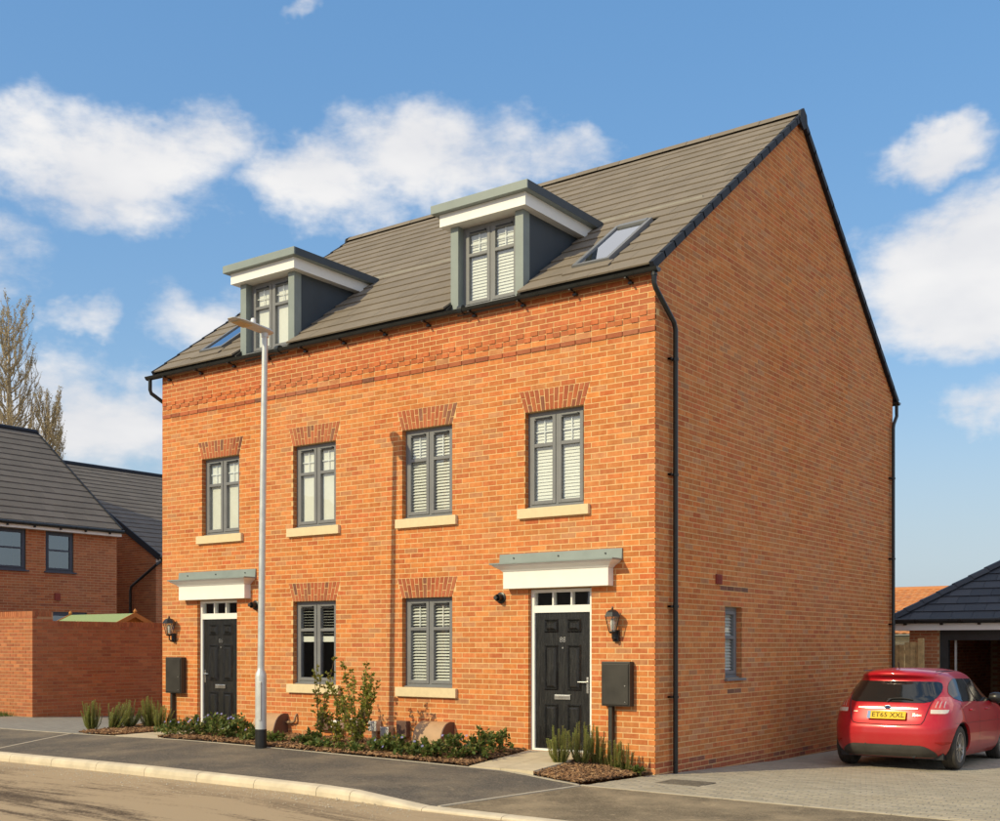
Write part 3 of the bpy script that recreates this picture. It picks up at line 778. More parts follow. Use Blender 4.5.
# ------------------------------------------------------------------ windows
def window(parent, name, T, a, b, c, d, frame='frame', mull=True, bars='none', blind=None, glass='glass', setb=.085, sill=True, vents=True, transom=.33, shelf=True):
    """two-light casement in the opening a..b x c..d of a wall with mapping T(u, depth, z); u runs to the viewer's left on the front"""
    f = .055; y0, y1 = setb, setb + .07
    m = MB(T); m.box(a, a + f, y0, y1, c, d); m.box(b - f, b, y0, y1, c, d); m.box(a + f, b - f, y0, y1, d - f, d); m.box(a + f, b - f, y0, y1, c + .02, c + f)
    m.box(a, b, y0 - .045, y1, c, c + .02)
    mid = (a + b) / 2
    if mull: m.box(mid - .018, mid + .018, y0, y1, c + f, d - f)
    w_o = m.build(name, frame, parent)
    lights = [(a + f + .003, mid - .021), (mid + .021, b - f - .003)] if mull else [(a + f + .003, b - f - .003)]
    for li, (p, q) in enumerate(lights):
        s = .052; ya, yb = y0 - .012, y1 - .01; lo, hi = c + f + .003, d - f - .003; tz = hi - (hi - lo) * transom
        m = MB(T)
        for bx in ((p, p + s, lo, hi), (q - s, q, lo, hi), (p + s, q - s, hi - s, hi), (p + s, q - s, lo, lo + s), (p + s, q - s, tz - .024, tz + .024)):
            m.bbox(bx[0], bx[1], ya, yb, bx[2], bx[3], .006)
        m.build('sash', frame, w_o)
        for (e, g) in ((lo + s, tz - .024), (tz + .024, hi - s)):
            m = MB(T); m.quad((p + s, y0 + .02, e), (q - s, y0 + .02, e), (q - s, y0 + .02, g), (p + s, y0 + .02, g)); m.build('pane', glass, w_o)
        if bars == 'top':
            m = MB(T); pm_ = (p + q) / 2; zm = (tz + hi - s) / 2 + .01
            m.box(pm_ - .007, pm_ + .007, y0 + .024, y0 + .034, tz + .02, hi - s + .005); m.box(p + s, q - s, y0 + .0245, y0 + .0335, zm - .007, zm + .007); m.build('glazing_bar', 'white', w_o)
        if vents:
            m = MB(T); m.box(p + .07, q - .075, ya - .018, ya - .001, hi - .04, hi - .026); m.box(p + .06, p + .085, ya - .024, ya - .001, hi - .045, hi - .02); m.build('trickle_vent', 'black', w_o)
    if blind:
        m = MB(T); z = d - f - .02; lo = c + f + .02; step = .05
        tilt = {'closed': .95, 'half': .80, 'open': .55}.get(blind, .5)
        if blind == 'top':
            while z > d - (d - c) * .42: m.box(a + .03, b - .03, y0 + .045, y0 + .085, z - .003, z); z -= .045
            m.box(a + .03, b - .03, y0 + .04, y0 + .095, z - .09, z)
        else:
            while z > lo:
                h = .027 * tilt; k = .027 * math.sqrt(1 - min(1, tilt) ** 2)
                m.add([(a + .03, y0 + .052 - k, z - h), (b - .03, y0 + .052 - k, z - h), (b - .03, y0 + .052 + k, z + h), (a + .03, y0 + .052 + k, z + h),
                       (a + .03, y0 + .052 - k, z - h - .003), (b - .03, y0 + .052 - k, z - h - .003), (b - .03, y0 + .052 + k, z + h - .003), (a + .03, y0 + .052 + k, z + h - .003)],
                      [(0, 1, 2, 3), (7, 6, 5, 4), (0, 4, 5, 1), (1, 5, 6, 2), (2, 6, 7, 3), (3, 7, 4, 0)])
                z -= .046
        m.build('venetian_blind', 'blind', w_o, kind='stuff')
    if sill:
        m = MB(T); m.bbox(a - .10, b + .10, -.055, .10, c - .14, c - .002, .008); m.build('stone_sill', 'stone', w_o)
    return w_o
bl_up = ['closed', 'half', 'sheet', 'sheet']
for i, (a, b) in enumerate(WIN_UP):
    left = a > W / 2
    wo = window(H, 'window', TF, a, b, *ZU, blind=None if left else ('closed' if i == 0 else 'half'), bars='top' if left else 'top', glass='glass')
    if left:
        m = MB(TF); m.box(a + .03, b - .03, .135, .14, ZU[0] + .06, ZU[1] - .06); m.build('roller_blind', 'blind', wo)
for i, (a, b) in enumerate(WIN_LO):
    window(H, 'window', TF, a, b, *ZL, blind='open' if i == 0 else 'top', bars='none' if i else 'top')
# side window
swo = window(H, 'side_window', TG, GW[0], GW[1], GW[2], GW[3], mull=False, blind='half', vents=False, sill=False, transom=.42, glass='glass')
m = MB(TG); m.bbox(GW[0] - .02, GW[1] + .06, -.05, .10, GW[2] - .035, GW[2] - .001, .006); m.build('window_sill', 'frame', swo)

# doors
for (a, b), hinge in zip(DOORS, (1, -1)):
    z0, z1 = .20, 2.465
    fr = MB(TF); fw = .062; y0, y1 = .06, .15
    fr.bbox(a, a + fw, y0, y1, z0, z1, .006); fr.bbox(b - fw, b, y0, y1, z0, z1, .006); fr.box(a + fw, b - fw, y0 + .004, y1, z1 - .045, z1 - .002)
    ft = z1 - .045 - .18
    fr.box(a + fw, b - fw, y0 + .002, y1, ft - .10, ft)
    wd_ = (b - a - 2 * fw) / 3
    for i in (1, 2): fr.box(a + fw + wd_ * i - .012, a + fw + wd_ * i + .012, y0 + .01, y1, ft, z1 - .045)
    fr.box(a + fw, b - fw, y0 - .01, y1, z0, z0 + .045)
    doo = fr.build('door', 'white', H)
    for i in range(3):
        m = MB(TF); p = a + fw + wd_ * i; m.quad((p, y0 + .05, ft), (p + wd_, y0 + .05, ft), (p + wd_, y0 + .05, z1 - .04), (p, y0 + .05, z1 - .04)); m.build('fanlight_pane', 'glass', doo)
    m = MB(TF); L0, L1, B0, B1 = a + fw + .003, b - fw - .003, z0 + .05, ft - .104
    m.box(L0, L1, y0 + .03, y0 + .075, B0, B1); lf = m.build('door_leaf', 'door', doo)
    lw, lh = L1 - L0, B1 - B0
    # raised and fielded panels: recessed moulding round each field
    st = lw * .165; pw = (lw - 3 * st) / 2
    rows = [(.045 * lh + .02, .33 * lh), (.43 * lh, .765 * lh), (.855 * lh, .955 * lh)]
    yf = y0 + .03
    for (r0, r1) in rows:
        for i in (0, 1):
            p = L0 + st + i * (pw + st); q = p + pw; zz0, zz1 = B0 + r0, B0 + r1
            m = MB(TF)
            rim = [(p, q, zz0, zz1, yf - .001), (p + .014, q - .014, zz0 + .014, zz1 - .014, yf - .026), (p + .032, q - .032, zz0 + .032, zz1 - .032, yf - .004), (p + .062, q - .062, zz0 + .062, zz1 - .062, yf - .030)]
            vs = []; fs = []
            for (e, g, h0, h1, dd) in rim: vs += [(e, dd, h0), (g, dd, h0), (g, dd, h1), (e, dd, h1)]
            for k in range(3):
                for j in range(4): fs.append((k * 4 + j, k * 4 + (j + 1) % 4, k * 4 + 4 + (j + 1) % 4, k * 4 + 4 + j))
            fs.append((12, 13, 14, 15)); m.add(vs, fs); m.build('door_panel', 'door', doo)
    cx = (a + b) / 2
    m = MB(TF); zl = B0 + .38 * lh; m.bbox(cx - .13, cx + .13, yf - .02, yf - .001, zl - .035, zl + .035, .006); m.bbox(cx - .115, cx + .115, yf - .027, yf - .018, zl - .004, zl + .026, .003); m.build('letter_plate', 'chrome', doo)
    hx = L0 + .045 if hinge == 1 else L1 - .045
    m = MB(TF); zh = B0 + .47 * lh; m.bbox(hx - .016, hx + .016, yf - .014, yf, zh - .11, zh + .11, .005); m.tube([(hx, yf - .01, zh + .045), (hx, yf - .05, zh + .045)], .011, 8)
    dx = .13 if hinge == 1 else -.13
    m.tube([(hx, yf - .05, zh + .045), (hx + dx, yf - .05, zh + .045)], .011, 8); m.build('door_handle', 'chrome', doo)
    zn = B0 + .80 * lh
    tmb = text_mesh('88' if hinge == 1 else '86', .105, .004, lambda x_, y_, e, cx=cx, zn=zn: (-cx + x_, yf - .004 - e, zn + y_)); tmb.build('door_number', 'chrome', doo)
    m = MB(TF); m.lathe([(.013, yf - .006), (.013, yf)], (cx, 0, zn - .11), 'y', 10); m.build('door_viewer', 'chrome', doo)
    m = MB(TF); ex = b - .004 if hinge == 1 else a + .004
    # canopy
    c0, c1 = cx - .855, cx + .855
    cp = MB(TF); cp.box(c0, c1, -.135, .01, 2.48, 2.715)
    lv = [(.0, 2.716), (.012, 2.725), (.03, 2.745), (.075, 2.775), (.10, 2.79), (.125, 2.815)]
    for (o0, h0), (o1, h1) in zip(lv[:-1], lv[1:]):
        P0 = [(c0 - o0, .0, h0), (c0 - o0, -.135 - o0, h0), (c1 + o0, -.135 - o0, h0), (c1 + o0, .0, h0)]; P1 = [(c0 - o1, .0, h1), (c0 - o1, -.135 - o1, h1), (c1 + o1, -.135 - o1, h1), (c1 + o1, .0, h1)]
        cp.add(P0 + P1, [(0, 1, 5, 4), (1, 2, 6, 5), (2, 3, 7, 6)])
    cpo = cp.build('canopy', 'white', H)
    m = MB(TF); m.box(c0 - .145, c1 + .145, -.275, -.002, 2.816, 2.836); m.build('canopy_roof', 'lead', cpo)
    m = MB(TF); m.add([(c0 - .145, -.03, 2.837), (c1 + .145, -.03, 2.837), (c1 + .145, -.018, 2.975), (c0 - .145, -.018, 2.975), (c0 - .145, -.003, 2.837), (c1 + .145, -.003, 2.837), (c1 + .145, -.003, 2.978), (c0 - .145, -.003, 2.978)],
           [(0, 1, 2, 3), (3, 2, 6, 7), (1, 5, 6, 2), (0, 3, 7, 4)]); m.build('canopy_flashing', 'lead', cpo)
    for i in (-1, 0, 1):
        m = MB(TF); m.lathe([(.012, -.033), (.012, -.018)], (cx + i * .75, 0, 2.915), 'y', 8); m.build('flashing_rivet', 'darkmetal', cpo)

# dormers
for (a, b) in DORM:
    zt = DZ1
    yb = lambda z: (z - RISE0) / SL - .17                   # where height z meets the roof plane
    dm = MB()
    for u, dmn in ((a + .02, 'dormer'), (b - .02, 'dormer_cheek')):
        t = .06 if u < (a + b) / 2 else -.06
        dm = MB(); dm.prism([(.03, RISE0 + .02), (yb(RISE0 + .02) + .25, RISE0 + .02), (yb(zt) + .1, zt), (.03, zt)], lambda p: (-u, p[0], p[1]), lambda p: (-(u + t), p[0], p[1]))
        if dmn == 'dormer': dmo = dm.build('dormer', 'clad', H)
        else: dm.build(dmn, 'clad', dmo)
    m = MB(TF); m.box(a + .05, b - .05, .16, 1.6, zt - .02, zt); m.build('dormer_ceiling', 'white', dmo)
    for (p, q) in ((a, a + .14), (b - .14, b)):
        m = MB(TF); m.bbox(p, q, -.0, .16, DZ0 - .02, zt, .004); m.build('pilaster', 'lead', dmo)
    o1, p1 = .115, .115; yk = yb(8.01) + .1
    m = MB(TF); m.box(a - o1, b + o1, -p1, yk, zt, 8.01); m.build('dormer_fascia', 'white', dmo)
    o2 = .21; yk2 = yb(8.13) + .12
    m = MB(TF); m.bbox(a - o2, b + o2, -.21, yk2, 8.012, 8.135, .006); m.build('dormer_roof', 'lead', dmo)
    m = MB(TF); m.box(a - o2 - .003, a - o2 + .004, -.18, yk2, 8.014, 8.133); m.build('roof_edge_trim', 'clad', dmo)
    wo = window(dmo, 'dormer_window', TF, a + .14, b - .14, DZ0, zt - .01, setb=.13, sill=False, bars='top', blind='closed' if a < 5 else None)
    for ch in list(wo.children): ch.parent = dmo
    if a > 5:
        m = MB(TF); m.box(a + .20, b - .20, .19, .195, DZ0 + .06, zt - .06); m.build('roller_blind', 'blind', dmo)
    ap = MB(TF); ap.box(a + .141, b - .141, -.02, .20, 6.50, DZ0 - .002); ap.build('dormer_sill', 'frame', dmo)
# rooflights
for (a, b) in RL:
    def S(u, v, n): return slope_pt(-u, v, n)
    m = MB(S); v0, v1 = RLS
    f = .06
    m.box(a, a + f, v0, v1, -.05, .065); m.box(b - f, b, v0, v1, -.05, .065); m.box(a + f, b - f, v0, v0 + f, -.05, .064); m.box(a + f, b - f, v1 - f * 1.6, v1, -.05, .075)
    rl = m.build('rooflight', 'frame', H)
    m = MB(S); m.quad((a + f, v0 + f, .045), (b - f, v0 + f, .045), (b - f, v1 - f, .045), (a + f, v1 - f, .045)); m.build('pane', 'glass_sky', rl)
    m = MB(S); m.box(a + f, b - f, v0 + f, v1 - f, -.2, -.19); m.build('light_shaft', 'white', rl)
    m = MB(S); m.box(a - .07, b + .07, v0 - .20, v0 - .001, .012, .032); m.build('apron_flashing', 'tile', rl)

# ------------------------------------------------------------------ things fixed to the walls
def lantern(x, z, label):
    r_ = root('wall_lantern', label, 'wall lamp', (x, 0, z), 'lanterns beside the front doors', world=False)
    m = MB(); m.bbox(-.045, .045, -.045, -.001, -.14, .02, .012); m.lathe([(.03, -.05), (.042, -.04), (.042, -.03)], (0, 0, -.10), 'y', 14); m.build('wall_plate', 'black', r_, True)
    m = MB(); m.tube([(0, -.03, -.09), (0, -.09, -.12), (0, -.12, -.09), (0, -.125, -.02)], .012, 8); m.build('bracket_arm', 'black', r_, True)
    c = (0, -.125, 0); m = MB(); m.lathe([(.03, -.03), (.05, -.02), (.055, 0.0)], c, 'z', 6); m.lathe([(.118, .195), (.112, .207), (.09, .25), (.06, .275), (.03, .285), (.012, .292), (.016, .305), (.006, .33)], c, 'z', 6); m.build('lantern_cap', 'black', r_)
    m = MB()
    for j in range(6):
        t = 2 * math.pi * j / 6; m.tube([(c[0] + .052 * math.cos(t), c[1] + .052 * math.sin(t), 0), (c[0] + .106 * math.cos(t), c[1] + .106 * math.sin(t), .20)], .006, 5)
    m.build('lantern_ribs', 'black', r_)
    m = MB(); m.lathe([(.05, .0), (.103, .20)], c, 'z', 6); m.build('lantern_glass', 'lampglass', r_)
    m = MB(); m.lathe([(.02, .02), (.024, .06), (.03, .12), (.022, .16), (.01, .175)], c, 'z', 10); m.build('bulb', 'white', r_, True)
lantern(-.57, 1.87, 'black hexagonal lantern near the tall downpipe, right of door 88')
lantern(-9.70, 1.88, 'black hexagonal lantern near the garden wall, left of door 86')
def cabinet(x, z0, z1, label):
    r_ = root('meter_cabinet', label, 'meter box', (x, 0, z0), 'meter cabinets beside the front doors', world=False); h = z1 - z0
    m = MB(); m.bbox(-.215, .215, -.115, -.002, 0, h, .012); m.build('cabinet_case', 'cabinet', r_)
    m = MB(); m.bbox(-.195, .195, -.128, -.114, .02, h - .03, .006); m.build('cabinet_door', 'cabinet', r_)
    m = MB(); m.lathe([(.009, -.135), (.009, -.126)], (.15, 0, h * .46), 'y', 8); m.lathe([(.006, -.133), (.006, -.126)], (.15, 0, h * .1), 'y', 8); m.build('lock', 'chrome', r_)
    m = MB(); m.box(-.13, -.075, -.08, -.002, -.95, 0); m.build('supply_duct', 'cabinet', r_)
cabinet(-.53, .88, 1.47, 'dark brown meter cabinet between door 88 and the tall downpipe')
cabinet(-9.60, .83, 1.47, 'dark brown meter cabinet left of door 86 near the garden wall')
def flue(x, z, label):
    r_ = root('extractor_flue', label, 'flue', (x, 0, z), 'round flues beside the canopies', world=False)
    m = MB(); m.lathe([(.082, -.002), (.082, -.012), (.065, -.02), (.05, -.02), (.05, -.10), (.042, -.10), (.042, -.03)], (0, 0, 0), 'y', 20); m.build('flue_collar', 'black', r_, True)
    m = MB(); m.lathe([(.02, -.01), (.02, -.14), (.03, -.145), (.03, -.15)], (0, 0, 0), 'y', 12); m.build('flue_nozzle', 'darkmetal', r_, True)
flue(-2.47, 2.36, 'black round flue left of door 88, under its canopy end')
flue(-7.58, 2.36, 'black round flue right of door 86, behind the lamp post')
m = MB(TG); m.bbox(1.80, 1.97, -.03, .01, 2.56, 2.70, .004)
for i in range(6): m.box(1.82, 1.95, -.036, -.03, 2.572 + i * .02, 2.583 + i * .02)
tag(m.build('air_vent', 'terracotta'), 'terracotta air brick vent above the small gable window', 'vent')

# meter housings and service boxes low on the front wall
def gbed(x, y):
    b = zback(x); t = float(np.interp(x, [-1.0, -.1], [.20, .0])) if x > -1.5 else .20
    return b + (t - b) * max(0, min(1, (y - YB) / -YB))
def meter_housing(x, label):
    r_ = root('gas_meter_housing', label, 'meter box', (x, 0, gbed(x, -.2)), 'curved gas meter housings in the planting', world=False)
    pr = [(-.002, .35), (-.07, .36), (-.14, .345), (-.20, .31), (-.245, .26), (-.28, .19), (-.31, .10), (-.34, -.1), (-.002, -.1)]
    m = MB(); m.prism(pr, lambda p: (-.27, p[0], p[1]), lambda p: (.27, p[0], p[1])); m.build('housing_cover', 'boxtan', r_, True)
    m = MB(); m.prism([(p[0] * 1.015 - .002, p[1] + .004) for p in pr[:-1]] + [(-.002, -.1)], lambda p: (.255, p[0], p[1]), lambda p: (.275, p[0], p[1])); m.build('housing_rim', 'boxbrown', r_, True)
meter_housing(-3.60, 'tan curved gas meter housing against brick beside small brown wall box')
meter_housing(-7.08, 'tan curved gas meter housing behind the lamp post')
def wall_box(x, z, label):
    m = MB(); m.bbox(x - .10, x + .10, -.09, -.002, z, z + .24, .01); tag(m.build('wall_box', 'boxbrown'), label, 'service box', 'brown service boxes low on the wall')
wall_box(-4.27, .30, 'small dark brown service box on brick beside tan meter housing')
wall_box(-5.90, .33, 'small dark brown service box on brick behind tall leafy shrub')
def duct(x, z, mat, label, h=.5):
    r_ = root('service_duct', label, 'service duct', (x, 0, gbed(x, -.1)), 'service ducts rising from the planting', world=False)
    zz = z - gbed(x, -.1)
    m = MB(); m.lathe([(.045, -.1), (.045, zz - .09), (.06, zz - .07)], (0, -.07, 0), 'z', 12); m.build('duct_pipe', mat, r_, True)
    m = MB(); m.bbox(-.085, .085, -.13, -.003, zz - .08, zz + .08, .014); m.build('duct_cap', mat, r_)
M['foil'] = simple('silver_foil_wrap', (.62, .62, .62), .33, .8, var=.2, scale=40, bmp=.8)
duct(-4.58, .36, 'foil', 'silver wrapped service duct beside the small brown box')
duct(-4.83, .44, 'foil', 'silver wrapped service duct between shrub and lamp shadow')
duct(-5.25, .46, 'white', 'white service duct behind the densest tall shrub')
duct(-5.62, .42, 'white', 'white service duct left of the densest tall shrub')
gp = MB(); gp.tube([(-6.95, -.05, .42), (-6.64, -.05, .42), (-6.60, -.05, .44), (-6.59, -.05, .50), (-6.59, -.02, .55), (-6.59, .02, .56)], .018, 10); gp.tube([(-6.75, -.05, .42), (-6.70, -.05, .42)], .028, 10)
tag(gp.build('gas_pipe', 'copper', None, True), 'short brown gas pipe bending into brick below the window', 'pipe')

# ------------------------------------------------------------------ garden: beds, paths
def bed(name, poly, label, n, seed):
    rr = random.Random(seed); xs_ = [p[0] for p in poly]; x0, x1 = min(xs_), max(xs_); y0, y1 = min(p[1] for p in poly), max(p[1] for p in poly)
    def inside(x, y):
        c = False
        for i in range(len(poly)):
            (ax, ay), (bx, by) = poly[i - 1], poly[i]
            if (ay > y) != (by > y) and x < (bx - ax) * (y - ay) / (by - ay) + ax: c = not c
        return c
    bm = bmesh.new(); fv = [bm.verts.new((x, y, 0)) for x, y in poly]; bm.faces.new(fv)
    bmesh.ops.triangulate(bm, faces=bm.faces[:]); bmesh.ops.subdivide_edges(bm, edges=bm.edges[:], cuts=5, use_grid_fill=True)
    for v in bm.verts: v.co.z = gbed(v.co.x, v.co.y) + .01 + rr.uniform(0, .02)
    me = bpy.data.meshes.new(name); bm.to_mesh(me); bm.free(); me.materials.append(M['soil']); o = structure(link(name, me), label)
    mb = MB(); k = 0
    while k < n:
        x, y = rr.uniform(x0, x1), rr.uniform(y0, y1)
        if not inside(x, y): continue
        k += 1; l, w_, h = rr.uniform(.010, .05), rr.uniform(.006, .017), rr.uniform(.002, .008)
        mt = Matrix.Translation((x, y, gbed(x, y) + .02 + rr.uniform(0, .025))) @ Matrix.Rotation(rr.uniform(0, 6.3), 4, 'Z') @ Matrix.Rotation(rr.uniform(-.6, .6), 4, 'X') @ Matrix.Rotation(rr.uniform(-.5, .5), 4, 'Y')
        vs = [mt @ Vector(p) for p in ((-l, -w_, -h), (l, -w_ * .6, -h), (l * .8, w_, -h), (-l * .9, w_ * .7, -h), (-l, -w_, h), (l, -w_ * .6, h), (l * .8, w_, h), (-l * .9, w_ * .7, h))]
        mb.add([v[:] for v in vs], [(4, 5, 6, 7), (0, 1, 5, 4), (1, 2, 6, 5), (2, 3, 7, 6), (3, 0, 4, 7)])
    mb.build('bark_chips', 'chips', o, kind='stuff')
YE = YB + .055
bed('planting_bed', [(-8.0, -.02), (-7.76, YE), (-1.66, YE), (-2.02, -.02)], 'mulched planting bed under the front windows', 9000, 1)
bed('corner_planting_bed', [(-.93, -.02), (-.64, YE), (-.09, YE), (-.07, -.02)], 'bark mulched bed at the house corner beside the buff path', 3000, 2)
bed('side_planting_bed', [(-10.7, .25), (-9.9, YE), (-8.88, YE), (-9.1, -.02), (-10.06, -.02), (-10.07, .25)], 'bark mulched bed at the far corner beside the other path', 2200, 3)
for q, lb in (((-2.0, -.95, -1.64, -.66), 'buff slab path to the door numbered 88'), ((-9.08, -8.02, -8.86, -7.78), 'buff slab path to the door numbered 86')):
    po = structure(link('garden_path', None), lb); ys = [YE, -1.25, -.6, .06]
    def px_(f, y): t = (y - .06) / (YE - .06); a = q[0] + (q[2] - q[0]) * t; b = q[1] + (q[3] - q[1]) * t; return a + (b - a) * f
    for ya, yb_ in zip(ys[:-1], ys[1:]):
        for fa, fb_ in ((0, .5), (.5, 1)):
            m = MB(); g = .003; c = [(px_(fa, ya) + g, ya + g), (px_(fb_, ya) - g, ya + g), (px_(fb_, yb_) - g, yb_ - g), (px_(fa, yb_) + g, yb_ - g)]
            h = lambda x, y: zback(q[2]) + (.205 - zback(q[2])) * (y - YE) / -YE
            m.add([(x, y, h(x, y) - .06) for x, y in c] + [(x, y, h(x, y) + .012) for x, y in c], [(4, 5, 6, 7), (0, 1, 5, 4), (1, 2, 6, 5), (2, 3, 7, 6), (3, 0, 4, 7)]); m.build('paving_slab', 'slab', po)

# drain cover let into the drive
M['castiron'] = simple('dusty_cast_iron', (.17, .14, .105), .8, var=.35, scale=14)
cv = root('drain_cover', 'dark cast iron drain cover let into the block paving', 'drain cover', (.75, -.65, .012), world=False)
m = MB(); m.bbox(-.30, .30, -.24, .24, -.03, .004, .004); m.build('cover_frame', M['castiron'], cv)
m = MB()
for i in range(10):
    for j in range(8): m.box(-.27 + i * .054 + .006, -.27 + i * .054 + .045, -.21 + j * .0525 + .006, -.21 + j * .0525 + .044, .003, .008)
m.build('cover_tread', M['castiron'], cv)

# ------------------------------------------------------------------ street lamp
LX, LY = -5.28, -1.98
lp = root('street_lamp', 'tall galvanised street lamp post with flat grey head on the footway', 'street lamp', (LX, LY, zf(LX, LY)))
zb = zf(LX, LY)
m = MB(); m.lathe([(.083, -.2), (.083, .27)], (LX, LY, zb), 'z', 24); m.build('base_sleeve', 'black', lp, True)
m = MB(); m.lathe([(.080, .2), (.080, 1.02), (.076, 1.06), (.052, 1.12), (.050, 1.15)], (LX, LY, zb), 'z', 24); m.build('base_section', 'galv', lp, True)
m = MB(); m.bbox(LX + .035, LX + .075, LY - .078, LY - .05, zb + .40, zb + .95, .01); m.build('access_door', 'galv', lp)
m = MB(); m.tube([(LX, LY, zb + 1.1), (LX + .04, LY - .0, zb + 3.6), (LX + .085, LY, zb + 5.90)], [.050, .046, .041], 20); m.build('column', 'galv', lp, True)
hx, hy, hz = LX + .085, LY, zb + 5.92
prof = [(.10, .075, .045), (.02, .10, .055), (-.12, .115, .05), (-.30, .125, .04), (-.50, .12, .03), (-.61, .09, .018), (-.64, .05, .008)]
m = MB(); vs = []; fs = []; N = 10
for (yy, hw, th) in prof:
    z = hz + .02 + (.10 - yy) * .07
    for j in range(N):
        t = 2 * math.pi * j / N; vs.append((hx + hw * math.cos(t), hy + yy, z + th * math.sin(t) * (1 if math.sin(t) > 0 else .6)))
for i in range(len(prof) - 1):
    for j in range(N): fs.append((i * N + j, i * N + (j + 1) % N, (i + 1) * N + (j + 1) % N, (i + 1) * N + j))
fs.append(tuple(range(N))[::-1]); fs.append(tuple(range((len(prof) - 1) * N, len(prof) * N))); m.add(vs, fs); m.build('lamp_head', 'lampgrey', lp, True)
m = MB(); m.add([(hx - .085, hy - .55, hz + .040), (hx + .085, hy - .55, hz + .040), (hx + .095, hy - .32, hz + .018), (hx - .095, hy - .32, hz + .018), (hx - .085, hy - .55, hz + .055), (hx + .085, hy - .55, hz + .055), (hx + .095, hy - .32, hz + .033), (hx - .095, hy - .32, hz + .033)], [(0, 1, 2, 3), (4, 7, 6, 5), (0, 4, 5, 1), (1, 5, 6, 2), (2, 6, 7, 3), (3, 7, 4, 0)])
m.build('lamp_lens', simple('amber_lens', (.45, .33, .16), .4), lp)
m = MB(); m.lathe([(.036, .055), (.036, .10), (.03, .125), (.012, .135)], (hx, hy - .22, hz + .03), 'z', 14); m.build('photocell', 'white', lp, True)
m = MB(); m.lathe([(.052, -.06), (.055, .03)], (hx, hy, hz), 'z', 16); m.build('collar', 'galv', lp, True)

# ------------------------------------------------------------------ garden wall on the far side of the side drive
GX, GY = -15.3, .7
gw = root('garden_wall', 'red brick garden wall with stepped brick-on-edge coping beside the side drive', 'garden wall', (GX, GY, 0))
TWX = lambda u, d, z: (GX - d, GY + u, z)              # face towards the drive
TWY = lambda u, d, z: (GX - u, GY + d, z)              # face towards the road
zt1, zt2, ps = 2.30, 2.10, .49                          # top under the coping: tall end, lower run
core = MB(); core.box(GX - .215, GX - .006, GY + .006, GY + ps, -.4, zt1); core.box(GX - .215, GX - .006, GY + ps, GY + 9, -.4, zt2); core.box(GX - 12, GX - .215, GY + .006, GY + .215, -.4, zt1)
core_o = core.build('wall_core', 'mortar_dull', gw)
lay = lay_bricks(9, Z0, zt1, clips=(), corner0=1)
side_b = [b for b in lay if (b[0][0][0] < ps - .05 and b[0][1][0] < ps + .2) or b[0][2][1] < zt2 + .01]
side_b = [b for b in side_b if b[0][2][1] < zt1 + .01]
front_b = lay_bricks(12, Z0, zt1, corner0=0)
vis = [b for b in side_b if abs(b[3] - (BP - JT)) < 1e-4 and b[1] < .05 and b[0][0][0] < 3.9 and b[0][0][1] > .1]
vis.sort(key=lambda b: b[0][0][0]); vis = vis[:300]; vid = set(id(b) for b in vis)
bmx = MB(); brick_into(bmx, [(0, 0), (BP - JT, 0), (BP - JT, CH - JT), (0, CH - JT)], .02); bmx.v = [(-y_, x_, z_) for x_, y_, z_ in bmx.v]
wbm = bmx.mesh('brick', 'brick_old')
for b in vis: o = link('brick', wbm, core_o); o.location = (GX + rnd.uniform(-.001, .001), GY + b[0][0][0], b[0][0][1])
rest = MB(TWX)
for b in side_b:
    if id(b) not in vid: brick_into(rest, b[0], b[1])
rest.T = TWY
for b in front_b: brick_into(rest, b[0], b[1])
rest.build('brickwork', 'brick_old', core_o, kind='stuff')
cop = MB(); cop.box(GX - .21, GX - .008, GY + .008, GY + ps, zt1, zt1 + .10); cop.box(GX - .21, GX - .008, GY + ps, GY + 9, zt2, zt2 + .10); cop.box(GX - 12, GX - .21, GY + .008, GY + .21, zt1, zt1 + .10)
cop_o = cop.build('coping', 'mortar_dull', gw)
c1 = MB(); c1.box(-.217, .002, 0, .065, 0, .112); c1m = c1.mesh('coping_brick', 'brick_old')
c2 = MB(); c2.box(0, .065, -.002, .217, 0, .112); c2m = c2.mesh('coping_brick', 'brick_old')
y = GY
while y < GY + 4.6:
    o = link('coping_brick', c1m, cop_o); o.location = (GX, y, zt1 if y < GY + ps - .05 else zt2); y += .0765
x = GX - .30
while x > GX - 3.2: o = link('coping_brick', c2m, cop_o); o.location = (x, GY, zt1); x -= .0765

